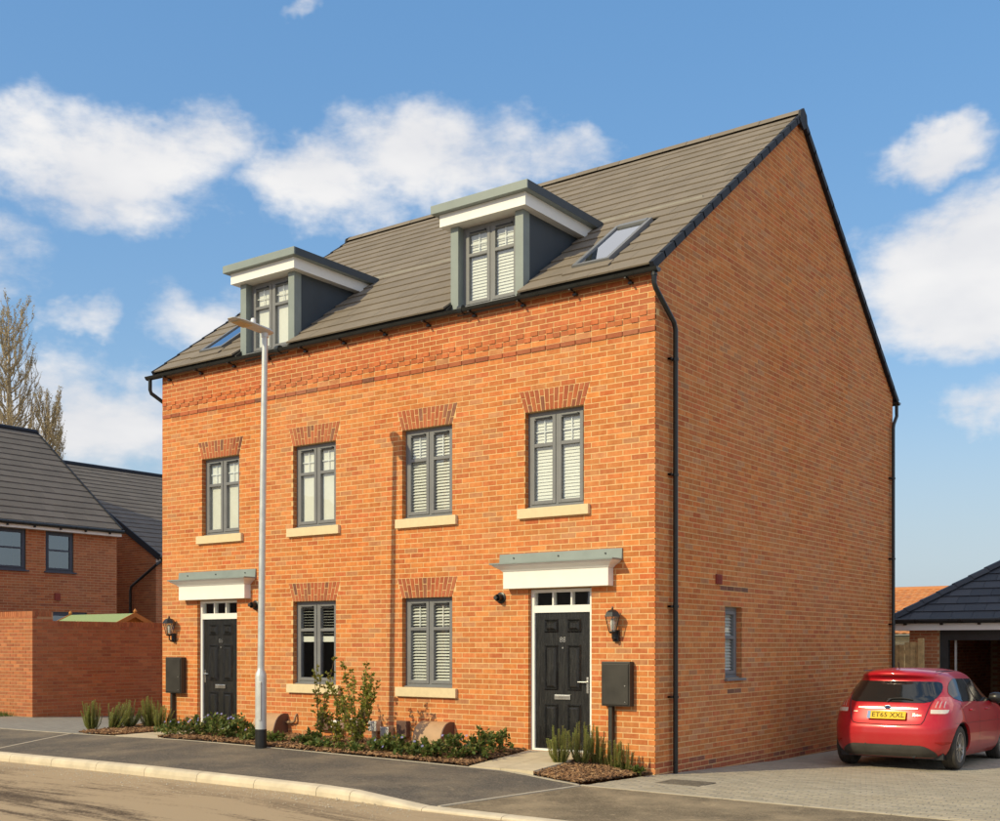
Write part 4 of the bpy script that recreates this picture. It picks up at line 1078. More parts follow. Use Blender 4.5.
# ------------------------------------------------------------------ neighbouring houses
def nb_house(name, label, x0, x1, y0, y1, ze, zr, windows, gable_bricks, dark_courses=()):
    """ridge along Y; lit/visible face at x1 looking to +X, gable at y0 looking to -Y"""
    h = root(name, label, 'house', ((x0 + x1) / 2, (y0 + y1) / 2, -.2))
    xm = (x0 + x1) / 2; sl = (zr - ze) / (x1 + .25 - xm)
    TS = lambda u, d, z: (x1 - d, y0 + u, z); TGn = lambda u, d, z: (x1 - u, y0 + d, z)
    L = y1 - y0; m = MB(TS); ops = [(a - y0, b - y0, c, d) for a, b, c, d, _ in windows]
    mortar_panel(m, [0, L] + [v for o in ops for v in o[:2]], [-.6, ze + .1] + [v for o in ops for v in o[2:]], lambda u, w_: any(a < u < b and c < w_ < d for a, b, c, d in ops))
    m.T = None
    m.quad((x0, y0, -.6), (x0, y1, -.6), (x0, y1, ze), (x0, y0, ze)); m.add([(x0, y1, -.6), (x1, y1, -.6), (x1, y1, ze), (xm, y1, zr - .1), (x0, y1, ze)], [(0, 1, 2, 3, 4)])
    m.add([(x0, y0 + .006, -.6), (x1, y0 + .006, -.6), (x1, y0 + .006, ze), (xm, y0 + .006, zr - .1), (x0, y0 + .006, ze)], [(0, 1, 2, 3, 4)])
    for (a, b, c, d) in ops:
        m.T = TS
        for q in (((a, .0025, c), (a, .2, c), (a, .2, d), (a, .0025, d)), ((b, .0025, c), (b, .2, c), (b, .2, d), (b, .0025, d)), ((a, .0025, d), (b, .0025, d), (b, .2, d), (a, .2, d)), ((a, .0025, c), (b, .0025, c), (b, .2, c), (a, .2, c))): m.quad(*q)
    wl = m.build('wall', 'mortar_dull', h)
    bs = lay_bricks(L, .6, ze + .08, [lambda zm: [(a, b) for a, b, c, d in ops if c < zm < d]], corner0=0)
    br = MB(TS); dk = MB(TS)
    for b in bs:
        zc = b[0][0][1]
        if any(abs(zc - z) < .045 and ua < b[0][0][0] + y0 < ub2 for z, ua, ub2 in dark_courses): brick_into(dk, b[0], b[1], -.004)
        else: brick_into(br, b[0], b[1])
    if gable_bricks:
        gbk = lay_bricks(x1 - x0, .6, zr - .2, clips=[(-sl, 1, ze - .02 + .0), (sl, 1, ze - .02 + (x1 - x0) * sl)], corner0=1); br.T = TGn
        for b in gbk: brick_into(br, b[0], b[1])
    br.build('brickwork', 'brick_old', wl, kind='stuff')
    if dk.v: dk.build('soldier_course', 'brick_red', wl, kind='stuff')
    for (a, b, c, d, st) in windows:
        wo = window(h, 'window', TS, a - y0, b - y0, c, d, frame='frame_blue', mull=False, vents=False, sill=False, transom=.46, glass='glass_mid', setb=.03, bars='none')
        m = MB(TS); um = (a + b) / 2 - y0; m.box(um - .008, um + .008, .055, .075, c + .1, d - .1); m.build('glazing_bar', 'frame_blue', wo)
        m = MB(TS); m.box(a - y0 - .05, b - y0 + .08, -.05, .08, c - .035, c - .002); m.build('window_sill', 'frame_blue', wo)
        m = MB(TS); m.box(a - y0 + .1, b - y0 - .1, .5, .52, c + .1, d - .1); m.build('dim_backing', 'clad', wo)  # added dark blue sheet; its colour stands in for dim room and sky reflection
    # roof
    m = MB(); e = x1 + .25; eo = x0 - .25
    m.add([(e, y0 - .05, ze), (e, y1, ze), (xm, y1, zr), (xm, y0 - .05, zr), (eo, y1, ze), (eo, y0 - .05, ze), (e, y0 - .05, ze - .06), (e, y1, ze - .06), (xm, y0 - .05, zr - .08), (eo, y0 - .05, ze - .06)], [(0, 1, 2, 3), (3, 2, 4, 5), (0, 6, 8, 3), (3, 8, 9, 5), (0, 1, 7, 6)])
    ro = m.build('roof', 'deck', h)
    pt = math.atan2(zr - ze, e - xm); sl_len = math.hypot(zr - ze, e - xm); nr = max(8, round(sl_len / .345)); ga = sl_len / nr
    def TR(yy, v, n, side=1): return ((e - v * math.cos(pt) + n * math.sin(pt)), yy, ze + .02 + v * math.sin(pt) + n * math.cos(pt))
    tl = MB()
    for r in range(nr):
        yy = y0 - .05 - (r % 2) * .165
        while yy < y1:
            tile_geo(tl, max(yy, y0 - .05) + .0015, min(yy + .33, y1) - .0015, r * ga, ga=ga, T=TR, tilt=rnd.uniform(0, .004)); yy += .33
    tl.build('roof_tiles', 'tile_nb', ro, kind='stuff')
    m = MB(); m.tube([(xm, y0 - .06, zr + .02), (xm, y1, zr + .02)], .10, 8); m.build('ridge', 'verge', ro)
    m = MB(); m.add([TR(y0 - .075, 0, .05), TR(y0 - .075, sl_len, .05), TR(y0 - .075, sl_len, -.14), TR(y0 - .075, 0, -.14), TR(y0 - .03, 0, .05), TR(y0 - .03, sl_len, .05), TR(y0 - .03, sl_len, -.14), TR(y0 - .03, 0, -.14)], [(0, 1, 2, 3), (4, 7, 6, 5), (0, 4, 5, 1), (2, 6, 7, 3), (0, 3, 7, 4)]); m.build('verge', 'verge', ro)
    m = MB(); m.add([TR(y1 + .03, 0, .05), TR(y1 + .03, sl_len, .05), TR(y1 + .03, sl_len, -.14), TR(y1 + .03, 0, -.14), TR(y1 - .02, 0, .05), TR(y1 - .02, sl_len, .05), TR(y1 - .02, sl_len, -.14), TR(y1 - .02, 0, -.14)], [(0, 1, 2, 3), (4, 7, 6, 5), (0, 4, 5, 1), (2, 6, 7, 3), (0, 3, 7, 4)]); m.build('verge', 'verge', ro)
    m = MB(); m.box(e - .22, e - .04, y0 - .02, y1 + .02, ze - .17, ze - .03); m.build('fascia', 'white', h)
    m = MB(); m.tube([(e + .02, y0 - .08, ze - .03), (e + .02, y1 + .05, ze - .03)], .055, 10); go = m.build('gutter', 'gutter', h)
    for i in range(int((y1 - y0) / .8)):
        b = MB(); yy = y1 - .4 - i * .8; b.box(e - .06, e + .02, yy - .02, yy + .02, ze - .13, ze - .03); b.build('gutter_bracket', 'black', go)
    return h, TS
n1, TS1 = nb_house('brick_house', 'red brick house with blue-grey windows behind the garden wall', -30.3, -22.0, -7, 7.6, 5.05, 8.40,
                   [(3.35, 4.68, 3.75, 4.88, 0), (5.28, 6.16, 3.75, 4.88, 0), (5.35, 6.6, .9, 2.625, 0)], False, [(2.77, 5.0, 7.0), (3.6, 3.2, 4.9), (3.6, 5.2, 6.3)])
m = MB(); m.box(-22.06, -21.96, 5.55, 5.72, 2.95, 3.15); m.build('air_vent', 'terracotta', n1)
m = MB(); m.lathe([(.08, 0), (.08, .1), (.05, .14)], (-22.0, 7.05, 2.42), 'x', 12); m.build('flue', 'black', n1, True)
n2, TS2 = nb_house('brick_house', 'red brick house standing end-on behind the first neighbour, roof partly shaded', -34.7, -22.65, 9.5, 22, 4.44, 8.02, [], True)
m = MB(); m.tube([(-22.43, 9.6, 4.34), (-22.47, 9.4, 4.2), (-23.75, 9.4, 3.55), (-23.8, 9.4, 3.4), (-23.8, 9.4, -.2)], .045, 10); m.build('downpipe', 'gutter', n2, True)

# shed behind the garden wall
sh = root('garden_shed', 'small timber shed with green felt roof behind the garden wall', 'shed', (-18.3, 4.5, -.1))
m = MB(); m.add([(-17.05, 3.6, -.2), (-17.05, 5.4, -.2), (-17.05, 5.4, 2.05), (-17.05, 4.5, 2.44), (-17.05, 3.6, 2.05), (-19.55, 3.6, -.2), (-19.55, 5.4, -.2), (-19.55, 5.4, 2.05), (-19.55, 4.5, 2.44), (-19.55, 3.6, 2.05)], [(0, 1, 2, 3, 4), (9, 8, 7, 6, 5), (0, 4, 9, 5), (1, 6, 7, 2)]); m.build('shed_wall', 'shedwood', sh)
m = MB()
for ys in (3.48, 5.52): m.add([(-16.95, ys, 2.01), (-19.65, ys, 2.01), (-19.65, 4.5, 2.475), (-16.95, 4.5, 2.475), (-16.95, ys, 1.99), (-19.65, ys, 1.99)], [(0, 1, 2, 3), (0, 4, 5, 1)])
m.build('shed_roof', 'felt', sh)
for X in (-16.94, -19.66):
    for ys in (3.46, 5.54):
        m = MB(); m.add([(X, ys, 1.90), (X, 4.5, 2.38), (X, 4.5, 2.50), (X, ys, 2.02), (X + .025, ys, 1.90), (X + .025, 4.5, 2.38), (X + .025, 4.5, 2.50), (X + .025, ys, 2.02)], [(0, 1, 2, 3), (4, 7, 6, 5), (0, 4, 5, 1), (3, 2, 6, 7), (0, 3, 7, 4), (1, 5, 6, 2)]); m.build('bargeboard', 'shedwood', sh)
m = MB(); m.lathe([(.03, 0), (.05, .03), (.03, .07), (.005, .10)], (-16.93, 4.5, 2.49), 'z', 8); m.build('finial', 'shedwood', sh)
m = MB(); m.lathe([(.03, 0), (.05, .03), (.03, .07), (.005, .10)], (-19.65, 4.5, 2.49), 'z', 8); m.build('finial', 'shedwood', sh)

# ------------------------------------------------------------------ garage
gz = -.26
ga_ = root('garage', 'brick garage with dark hipped slate roof and open black doorway', 'garage', (2.9, 15, gz))
FX0, FX1, FY, BY = -.26, 6.2, 12.0, 18.4; OP = (.36, 2.75, 2.03)
TGa = lambda u, d, z: (FX1 - u, FY + d, z)
ops = [(FX1 - OP[1], FX1 - OP[0], gz - .1, OP[2]), (FX1 - 5.8, FX1 - 3.3, gz - .1, OP[2])]
m = MB(TGa); mortar_panel(m, [0, FX1 - FX0] + [v for o in ops for v in o[:2]], [-.6, 2.1] + [v for o in ops for v in o[2:]], lambda u, w_: any(a < u < b and c < w_ < d for a, b, c, d in ops))
m.T = None; m.quad((FX0 + .006, FY + .006, -.6), (FX0 + .006, BY, -.6), (FX0 + .006, BY, 2.1), (FX0 + .006, FY + .006, 2.1)); m.quad((FX1, FY, -.6), (FX1, BY, -.6), (FX1, BY, 2.1), (FX1, FY, 2.1)); m.quad((FX0, BY, -.6), (FX1, BY, -.6), (FX1, BY, 2.1), (FX0, BY, 2.1))
m.box(FX0 + .01, FX0 + .25, FY + .22, BY - .01, -.5, 2.1); m.box(FX0 + .25, FX1 - .01, BY - .2, BY - .01, -.5, 2.1); m.box(3.0, 3.1, FY + .24, BY - .21, -.5, 2.1); m.box(OP[0] - .5, OP[0], FY + .01, FY + .22, -.5, 2.1)
gwo = m.build('wall', 'mortar_dull', ga_)
bs = lay_bricks(FX1 - FX0, Z0, 2.05, [lambda zm: [(a, b) for a, b, c, d in ops if zm < d]], corner0=0); br = MB(TGa)
for b in bs: brick_into(br, b[0], b[1])
iw = lay_bricks(BY - .25 - FY - .25, Z0, 2.0, corner0=0); br.T = lambda u, d, z: (FX0 + .262 - d, FY + .25 + u, z)
for b in iw: brick_into(br, b[0], .01)
iw = lay_bricks(2.7, Z0, 2.0, corner0=0); br.T = lambda u, d, z: (FX0 + .3 + u, BY - .212 + d, z)
for b in iw: brick_into(br, b[0], .01)
iw = lay_bricks(BY - FY, Z0, 2.05, corner0=1); br.T = lambda u, d, z: (FX0 + d, FY + u, z)
for b in iw: brick_into(br, b[0], b[1])
br.build('brickwork', 'brick_old', gwo, kind='stuff')
m = MB(); m.box(FX0 + .02, FX1 - .02, FY + .05, BY - .02, -.5, gz + .01); m.build('garage_floor', 'edging', ga_)
m = MB(); m.box(OP[0], OP[0] + .17, FY + .06, FY + .2, gz, OP[2]); m.box(OP[1] - .17, OP[1], FY + .06, FY + .2, gz, OP[2]); m.box(OP[0] + .17, OP[1] - .17, FY + .062, FY + .2, OP[2] - .24, OP[2]); m.build('door_frame', 'darkmetal', ga_)
m = MB(); m.box(OP[0] + .26, OP[0] + .30, FY + .22, FY + .26, gz, OP[2] - .1); m.build('door_track', 'galv', ga_)
m = MB(); m.box(OP[0] + .17, OP[1] - .17, FY + .25, FY + 2.4, 1.90, 1.94); m.build('open_door', 'darkmetal', ga_)
m = MB(); m.box(FX1 - ops[1][1], FX1 - ops[1][0], FY + .08, FY + .13, gz, OP[2]); m.build('closed_door', 'darkmetal', ga_)
EX0, EX1, EY, EB, EZ = -.60, 6.55, 11.70, 18.7, 2.22; tp = .675
half = (EB - EY) / 2; cxm = (EX0 + EX1) / 2; hr = min(half, (EX1 - EX0) / 2)
rz = EZ + hr * tp
A = [(EX0, EY, EZ), (EX1, EY, EZ), (EX1, EB, EZ), (EX0, EB, EZ)]; T1 = (EX0 + hr, EY + half, rz); T2 = (EX1 - hr, EY + half, rz)
m = MB(); m.add(A + [T1, T2] + [(p[0], p[1], p[2] - .02) for p in A], [(0, 1, 5, 4), (2, 3, 4, 5), (1, 2, 5), (3, 0, 4), (6, 7, 8, 9)]); gro = m.build('roof', 'deck', ga_)
gp_ = math.atan(tp)
def garage_tiles():
    ga2, tw = .30, .42; L = hr / math.cos(gp_); nr = int(L / ga2) + 1
    for r in range(nr):
        v0 = r * ga2; 
        x = EX0 - (r % 2) * tw / 2
        while x < EX1:
            v1 = v0 + ga2 + .05; n0, n1_ = .026, .006
            poly = [(x + .003, v0), (x + tw - .003, v0), (x + tw - .003, v1), (x + .003, v1)]
            c = math.cos(gp_)
            poly = clip_poly(poly, -1, c, -EX0); 
            if len(poly) >= 3: poly = clip_poly(poly, 1, c, EX1)
            if len(poly) >= 3: poly = clip_poly(poly, 0, 1, L)
            if len(poly) >= 3:
                mb = MB(); P = lambda u, v, n: (u, EY + v * math.cos(gp_) - n * math.sin(gp_), EZ + v * math.sin(gp_) + n * math.cos(gp_))
                nf = lambda v: n0 + (n1_ - n0) * (v - v0) / (v1 - v0)
                k = len(poly); mb.add([P(u, v, nf(v)) for u, v in poly] + [P(u, v, nf(v) - .016) for u, v in poly], [tuple(range(k))] + [((i + 1) % k, i, k + i, k + (i + 1) % k) for i in range(k)])
                mb.build('roof_tile', 'slate', gro)
            x += tw
garage_tiles()
# left hip slope as one sheet of courses (seen edge-on)
lm = MB(); P0, P1, P2 = Vector(A[0]), Vector(A[3]), Vector(T1)
for r in range(12):
    t0, t1 = r / 12, (r + 1) / 12; a, b = P0.lerp(P2, t0), P1.lerp(P2, t0); c, d = P0.lerp(P2, t1), P1.lerp(P2, t1); up = Vector((-.02, 0, .03))
    lm.add([(a + up)[:], (b + up)[:], (d)[:], (c)[:]], [(0, 1, 2, 3)])
lm.build('side_roof_slope', 'slate', gro, kind='stuff')
for (p0, p1) in ((A[0], T1), (A[1], T2)):
    p0, p1 = Vector(p0), Vector(p1); d = (p1 - p0); L = d.length; d.normalize(); sd = d.cross(Vector((0, 0, 1))).normalized(); up = sd.cross(d); nn = int(L / .42)
    for i in range(nn):
        a, b = p0 + d * (L * i / nn - (.05 if i == 0 else 0)), p0 + d * (L * (i + 1) / nn + .02); m = MB()
        pr = [(-.13, -.03), (-.05, .055), (.05, .055), (.13, -.03)]; li = .012; sh_ = [(.0, .012), (0, 0)]
        vs = [(a + sd * u + up * (v + .03))[:] for u, v in pr] + [(b + sd * u + up * (v + .015))[:] for u, v in pr] + [(a + sd * u + up * (v - .0))[:] for u, v in pr]
        m.add(vs, [(0, 1, 5, 4), (1, 2, 6, 5), (2, 3, 7, 6), (0, 8, 9, 1), (1, 9, 10, 2), (2, 10, 11, 3)]); m.build('hip_tile', 'slate', gro)
m = MB(); m.box(EX0 + .06, EX1 - .06, EY + .05, EY + .08, EZ - .22, EZ - .045); m.box(EX0 + .06, EX0 + .09, EY + .081, EB, EZ - .22, EZ - .045); m.box(EX0 + .09, EX1 - .06, EY + .08, FY + .02, EZ - .10, EZ - .08); m.build('fascia', 'white', ga_)
m = MB(); m.tube([(EX0 - .02, EY - .02, EZ - .02), (EX1, EY - .02, EZ - .02)], .058, 10); m.tube([(EX0 - .02, EY - .02, EZ - .02), (EX0 - .02, EB, EZ - .02)], .056, 10); ggo = m.build('gutter', 'gutter', ga_)
for i in range(9): b = MB(); b.box(EX0 + .3 + i * .75, EX0 + .36 + i * .75, EY, EY + .05, EZ - .11, EZ - .03); b.build('gutter_bracket', 'black', ggo)

# side gate / fence between house and garage
fe = root('timber_fence', 'tan close-boarded timber fence between house corner and garage', 'fence', (-.8, 11.2, -.25))
x = -1.9; i = 0
while x < .14:
    m = MB(); m.bbox(x, x + .112, 11.2 + (i % 2) * .006, 11.222 + (i % 2) * .006, -.25, 1.70 + rnd.uniform(-.008, .008) + (.0 if x < -.15 else .05), .004); m.build('fence_board', 'wood', fe); x += .118; i += 1
m = MB(); m.bbox(.15, .26, 11.17, 11.27, -.3, 1.83, .006); m.build('fence_post', 'wood', fe)
for z in (.2, 1.0, 1.5): m = MB(); m.box(-1.9, .15, 11.229, 11.27, z, z + .08); m.build('fence_rail', 'wood', fe)

# bungalow far behind
bg = root('bungalow', 'cream rendered bungalow with orange pantile roof far behind the garage', 'house', (-4, 36, -.4))
m = MB(); m.box(-13, 5, 32.5, 40, -.6, 2.2); m.build('wall', 'cream', bg)
m = MB(); m.add([(-13.3, 32.0, 2.1), (5.3, 32.0, 2.1), (5.3, 36.2, 4.0), (-13.3, 36.2, 4.0), (5.3, 40.4, 2.1), (-13.3, 40.4, 2.1)], [(0, 1, 2, 3), (3, 2, 4, 5), (0, 3, 5), (1, 4, 2)]); bro = m.build('roof', 'deck', bg)
pm_ = MB(); bpitch = math.atan2(1.9, 4.2); bl_ = math.hypot(1.9, 4.2)
for r in range(13):
    v0 = r * bl_ / 13; x = -13.3
    while x < 5.3:
        def P(u, v, n): return (u, 32.0 + v * math.cos(bpitch) - n * math.sin(bpitch), 2.1 + v * math.sin(bpitch) + n * math.cos(bpitch))
        w_ = .30; v1 = v0 + bl_ / 13 * 1.12; ss = [(0, .02), (.07, .06), (.15, .055), (.23, .02), (.30, .02)]
        vs = [P(x + s, v0, n + .03) for s, n in ss] + [P(x + s, v1, n) for s, n in ss] + [P(x + s, v0, n - .01) for s, n in ss]
        pm_.add(vs, [(i, i + 1, 6 + i, 5 + i) for i in range(4)] + [(i, 10 + i, 11 + i, i + 1) for i in range(4)]); x += w_
pm_.build('pantiles', 'pantile', bro, kind='stuff')
m = MB(); m.tube([(-13.3, 31.95, 2.06), (5.3, 31.95, 2.06)], .06, 8); m.build('gutter', 'gutter', bg)
m = MB(); m.tube([(-13.3, 36.2, 4.03), (5.3, 36.2, 4.03)], .12, 8); m.build('ridge', 'pantile', bro)
for i, dz in enumerate((0, .35)):
    m = MB(); m.tube([(-14 + 3.2 * k, 27.5, 3.75 - dz - .32 * k + .02 * (k - 3) ** 2) for k in range(8)], .010, 5); tag(m.build('overhead_cable', 'black'), ('upper of two thin overhead cables beyond the garage roof', 'lower of two thin overhead cables beyond the garage roof')[i], 'cable', 'overhead cables')

# ------------------------------------------------------------------ trees
def poplar(x, y, h, spread, label, nb, seed, z0=7.0, base=0):
    rr = random.Random(seed); t = root('poplar_tree', label, 'tree', (x, y, base), 'bare poplars behind the neighbour', world=False)
    m = MB(); m.tube([(0, 0, -.5), (.1, 0, h * .4), (0, .1, h * .75), (0, 0, h)], [h * .016, h * .011, h * .005, .01], 8); m.build('trunk', 'bark', t, True)
    br = MB(); bd = MB()
    for i in range(nb):
        zb_ = z0 + (h * .93 - z0) * (i / nb) ** .9; a = rr.uniform(0, 6.283); f = 1 - (zb_ - z0 * .3) / h
        R0 = spread * (.45 + .55 * min(1, f * 1.7)) * rr.uniform(.5, 1.0); ln = rr.uniform(.16, .3) * h * (.35 + f * .8)
        pts = []
        for k in range(6):
            s = k / 5; rad = R0 * (1 - (1 - s) ** 1.8) * .95; wob = rr.uniform(-.08, .08) * spread
            pts.append((math.cos(a) * rad + wob, math.sin(a) * rad + wob, min(h * 1.01, zb_ + ln * s * (.7 + .3 * s))))
        br.tube(pts, [.055 * (1 - .15 * k) * (.5 + f) for k in range(6)], 4, False)
        for j in range(16):
            s = rr.uniform(.15, 1); k = min(4, int(s * 5)); q = s * 5 - k; p = Vector(pts[k]).lerp(Vector(pts[k + 1]), q)
            a2 = a + rr.uniform(-1.6, 1.6); l2 = rr.uniform(.3, 1.0) * (.5 + f * .7); e = p + Vector((math.cos(a2) * l2 * .35, math.sin(a2) * l2 * .35, l2)); mid = p.lerp(e, .5) + Vector((math.cos(a2) * .06, math.sin(a2) * .06, 0))
            br.tube([p[:], mid[:], e[:]], [.016, .011, .005], 3, False)
            for b in range(9):
                c = p.lerp(e, rr.uniform(.2, 1.05)) + Vector((rr.uniform(-.07, .07), rr.uniform(-.07, .07), rr.uniform(-.05, .1))); sz = rr.uniform(.025, .06)
                d1 = Vector((rr.uniform(-1, 1), rr.uniform(-1, 1), rr.uniform(-1, 1))).normalized() * sz; d2 = Vector((rr.uniform(-1, 1), rr.uniform(-1, 1), rr.uniform(-1, 1))).normalized() * sz * .7
                bd.add([(c - d1)[:], (c + d2)[:], (c + d1)[:], (c - d2)[:]], [(0, 1, 2, 3)])
    br.build('branches', 'bark', t); bd.build('crown', 'bud', t)
poplar(-58.3, 25.9, 22.3, 2.3, 'tall bare poplar rising behind the neighbouring roof', 110, 3)
poplar(-56.9, 27.7, 16.9, 1.25, 'shorter bare poplar at the foot of the tall one', 60, 5, 8)

# ------------------------------------------------------------------ planting
def rosemary(x, y, z, h, n, spread, label, group, seed, lean=(0, 0)):
    rr = random.Random(seed); t = root('rosemary_bush', label, 'bush', (x, y, z - .02), group, world=False)
    st = MB(); nd = MB()
    n = int(n * 1.7)
    for i in range(n):
        a = rr.uniform(0, 6.283); r0 = spread * .35 * math.sqrt(rr.random()); hh = h * rr.uniform(.40, 1.0); sp = spread * rr.uniform(.2, 1.15)
        b = Vector((r0 * math.cos(a), r0 * math.sin(a), 0)); e = Vector((sp * math.cos(a) + lean[0], sp * math.sin(a) + lean[1], hh)); mid = b.lerp(e, .5) + Vector((math.cos(a) * .02, math.sin(a) * .02, -.02))
        P = lambda s: b.lerp(mid, s * 2) if s < .5 else mid.lerp(e, s * 2 - 1)
        st.tube([b[:], mid[:], e[:]], [.006, .005, .002], 4, False)
        d = (e - b).normalized(); k = int(150 * hh / .5)
        for j in range(k):
            s = .12 + .9 * (j / k); p = P(min(1, s)); aa = j * 2.4 + rr.uniform(-.3, .3)
            sdv = Vector((math.cos(aa), math.sin(aa), 0)); ln = rr.uniform(.024, .042) * (1.05 - .45 * s); tip = p + (sdv * 1.0 + d * .55).normalized() * ln; wv = d.cross(sdv)  .normalized() * .0055
            nd.add([(p - wv)[:], (p + wv)[:], (tip + wv * .4)[:], (tip - wv * .4)[:]], [(0, 1, 2, 3)])
    st.build('stems', 'stem', t); nd.build('foliage', 'rosemary', t)
gr1 = 'rosemary bushes by the corner bed'; gr2 = 'rosemary bushes by the far corner bed'
for i, (x, y, h, n, lb) in enumerate([(-.86, -.95, .50, 22, 'bushy green rosemary beside the buff path'), (-.72, -.66, .56, 20, 'upright rosemary in front of the white door frame'), (-.60, -.48, .56, 13, 'tall narrow rosemary just left of the supply duct'),
                                      (-.53, -.42, .42, 9, 'short rosemary in front of the supply duct'), (-.36, -.38, .42, 12, 'thin greyish rosemary against sunlit brick'), (-.26, -.34, .40, 8, 'sparse rosemary nearest the house corner')]):
    rosemary(x, y, gbed(x, y) + .02, h, n, .11 if n < 14 else .16, lb, gr1, 30 + i)
for i, (x, y, h, n, lean, lb) in enumerate([(-10.35, -1.25, .53, 30, (-.02, 0), 'compact rosemary standing apart on the paved drive edge'), (-10.35, -.85, .26, 6, (.10, 0), 'small sparse rosemary sprig between two bushes'), (-10.15, -.95, .50, 28, (.16, 0), 'leaning rosemary bush in front of the garden wall'),
                                            (-10.2, -.62, .52, 24, (.12, 0), 'second leaning rosemary bush in front of the garden wall'), (-9.85, -.42, .58, 26, (-.04, 0), 'rosemary bush at the house corner beside the cabinet'), (-9.55, -.42, .48, 26, (.05, 0), 'rosemary bush below the far meter cabinet')]):
    rosemary(x, y, gbed(x, min(y, -.1)) + .02, h, n, .17 if n > 10 else .07, lb, gr2, 50 + i, lean)
def leaf(mb, p, d, nrm, l, w_):
    s = d.cross(nrm).normalized() * w_; m1 = p + d * l * .45 - nrm * l * .05
    mb.add([p[:], (m1 + s + nrm * w_ * .3)[:], (p + d * l)[:], (m1 - s + nrm * w_ * .3)[:]], [(0, 1, 2), (0, 2, 3)])
def rvec(rr): 
    v = Vector((rr.gauss(0, 1), rr.gauss(0, 1), rr.gauss(0, 1))); return v.normalized()
def clump(x, y, rx, ry, h, n, nf, label, group, seed, mat='vinca'):
    rr = random.Random(seed); t = root('groundcover_plant', label, 'plant', (x, y, gbed(x, y)), group, world=False); fo = MB(); fl = MB(); st = MB()
    n = int(n * .8); stems = max(8, n // 30)
    for i in range(stems):
        a = rr.uniform(0, 6.283); q = math.sqrt(rr.random()); e = Vector((math.cos(a) * rx * q, math.sin(a) * ry * q, h * (1 - .75 * q * q) * rr.uniform(.55, 1.1))); b = Vector((e.x * .35, e.y * .35, .01)); mid = b.lerp(e, .5) + Vector((0, 0, h * .25))
        st.tube([b[:], mid[:], e[:]], .0028, 3, False)
        for k in range(n // stems):
            s = rr.uniform(.15, 1.0); p = b.lerp(mid, s * 2) if s < .5 else mid.lerp(e, s * 2 - 1); p = p + rvec(rr) * .025
            d = (rvec(rr) + Vector((0, 0, .45)) + Vector((e.x, e.y, 0)) * .8).normalized(); leaf(fo, p, d, (Vector((0, 0, 1)) + rvec(rr) * .6).normalized(), rr.uniform(.045, .085), rr.uniform(.014, .025))
    for i in range(nf):
        a = rr.uniform(0, 6.283); q = rr.uniform(.2, .9); c = Vector((math.cos(a) * rx * q, math.sin(a) * ry * q, h * (1.02 - .7 * q * q))); nm = Vector((rr.uniform(-.3, .5), -.8, .6)).normalized(); u_ = nm.cross(Vector((0, 0, 1))).normalized(); v_ = nm.cross(u_)
        fl = MB()
        for k in range(5):
            b_ = k * 1.2566; r1 = .019
            pa = c + (u_ * math.cos(b_ - .45) + v_ * math.sin(b_ - .45)) * r1 * .8; pb = c + (u_ * math.cos(b_) + v_ * math.sin(b_)) * r1 * 1.1; pc = c + (u_ * math.cos(b_ + .45) + v_ * math.sin(b_ + .45)) * r1 * .8
            fl.add([c[:], pa[:], pb[:], pc[:]], [(0, 1, 2, 3)])
        fl.build('flower', 'flower', t)
    st.build('stems', 'stem', t); fo.build('foliage', mat, t)
gc = 'groundcover plants along the front bed'
CL = [(-8.15, -1.30, .40, .26, .24, 620, 3, 'low leafy plant trailing over the far buff path'), (-7.55, -1.35, .40, .34, .32, 800, 6, 'dark leafy plant with lilac flowers before the door numbered 86'), (-7.05, -1.30, .40, .36, .40, 900, 10, 'leafy plant with most lilac flowers below the door numbered 86'),
      (-6.60, -1.22, .38, .36, .38, 850, 4, 'yellowing leafy plant beside the door numbered 86'), (-6.10, -1.32, .30, .26, .24, 480, 1, 'small leafy plant in front of the far meter housing'), (-5.62, -1.42, .26, .22, .2, 380, 0, 'small leafy plant left of the lamp post foot'),
      (-4.98, -1.30, .32, .26, .22, 460, 0, 'low leafy plant right of the lamp post foot'), (-3.42, -1.45, .38, .30, .26, 760, 2, 'dark leafy plant under the silver ducts'), (-2.98, -1.52, .38, .28, .28, 760, 3, 'dark leafy plant with lilac flower in front of the brown box'),
      (-2.62, -1.55, .36, .28, .26, 700, 2, 'dark leafy plant in front of the tan meter housing'), (-2.22, -1.50, .38, .30, .34, 900, 6, 'dense leafy plant with lilac flowers beside the tan meter housing'), (-1.98, -1.18, .34, .30, .38, 850, 2, 'tall leafy plant at the edge of the buff path'),
      (-2.12, -.62, .26, .26, .44, 480, 0, 'straggly leafy plant against the brick beside the buff path'), (-.22, -.32, .24, .14, .10, 320, 0, 'low green mat plant at the house corner'),
      (-4.45, -1.55, .34, .2, .14, 420, 0, 'low creeping plant below the sparse twiggy shrub'), (-3.95, -1.6, .3, .2, .14, 380, 0, 'low creeping plant below the densest tall shrub')]
for i, c in enumerate(CL): clump(*c[:7], c[7], gc, 80 + i)
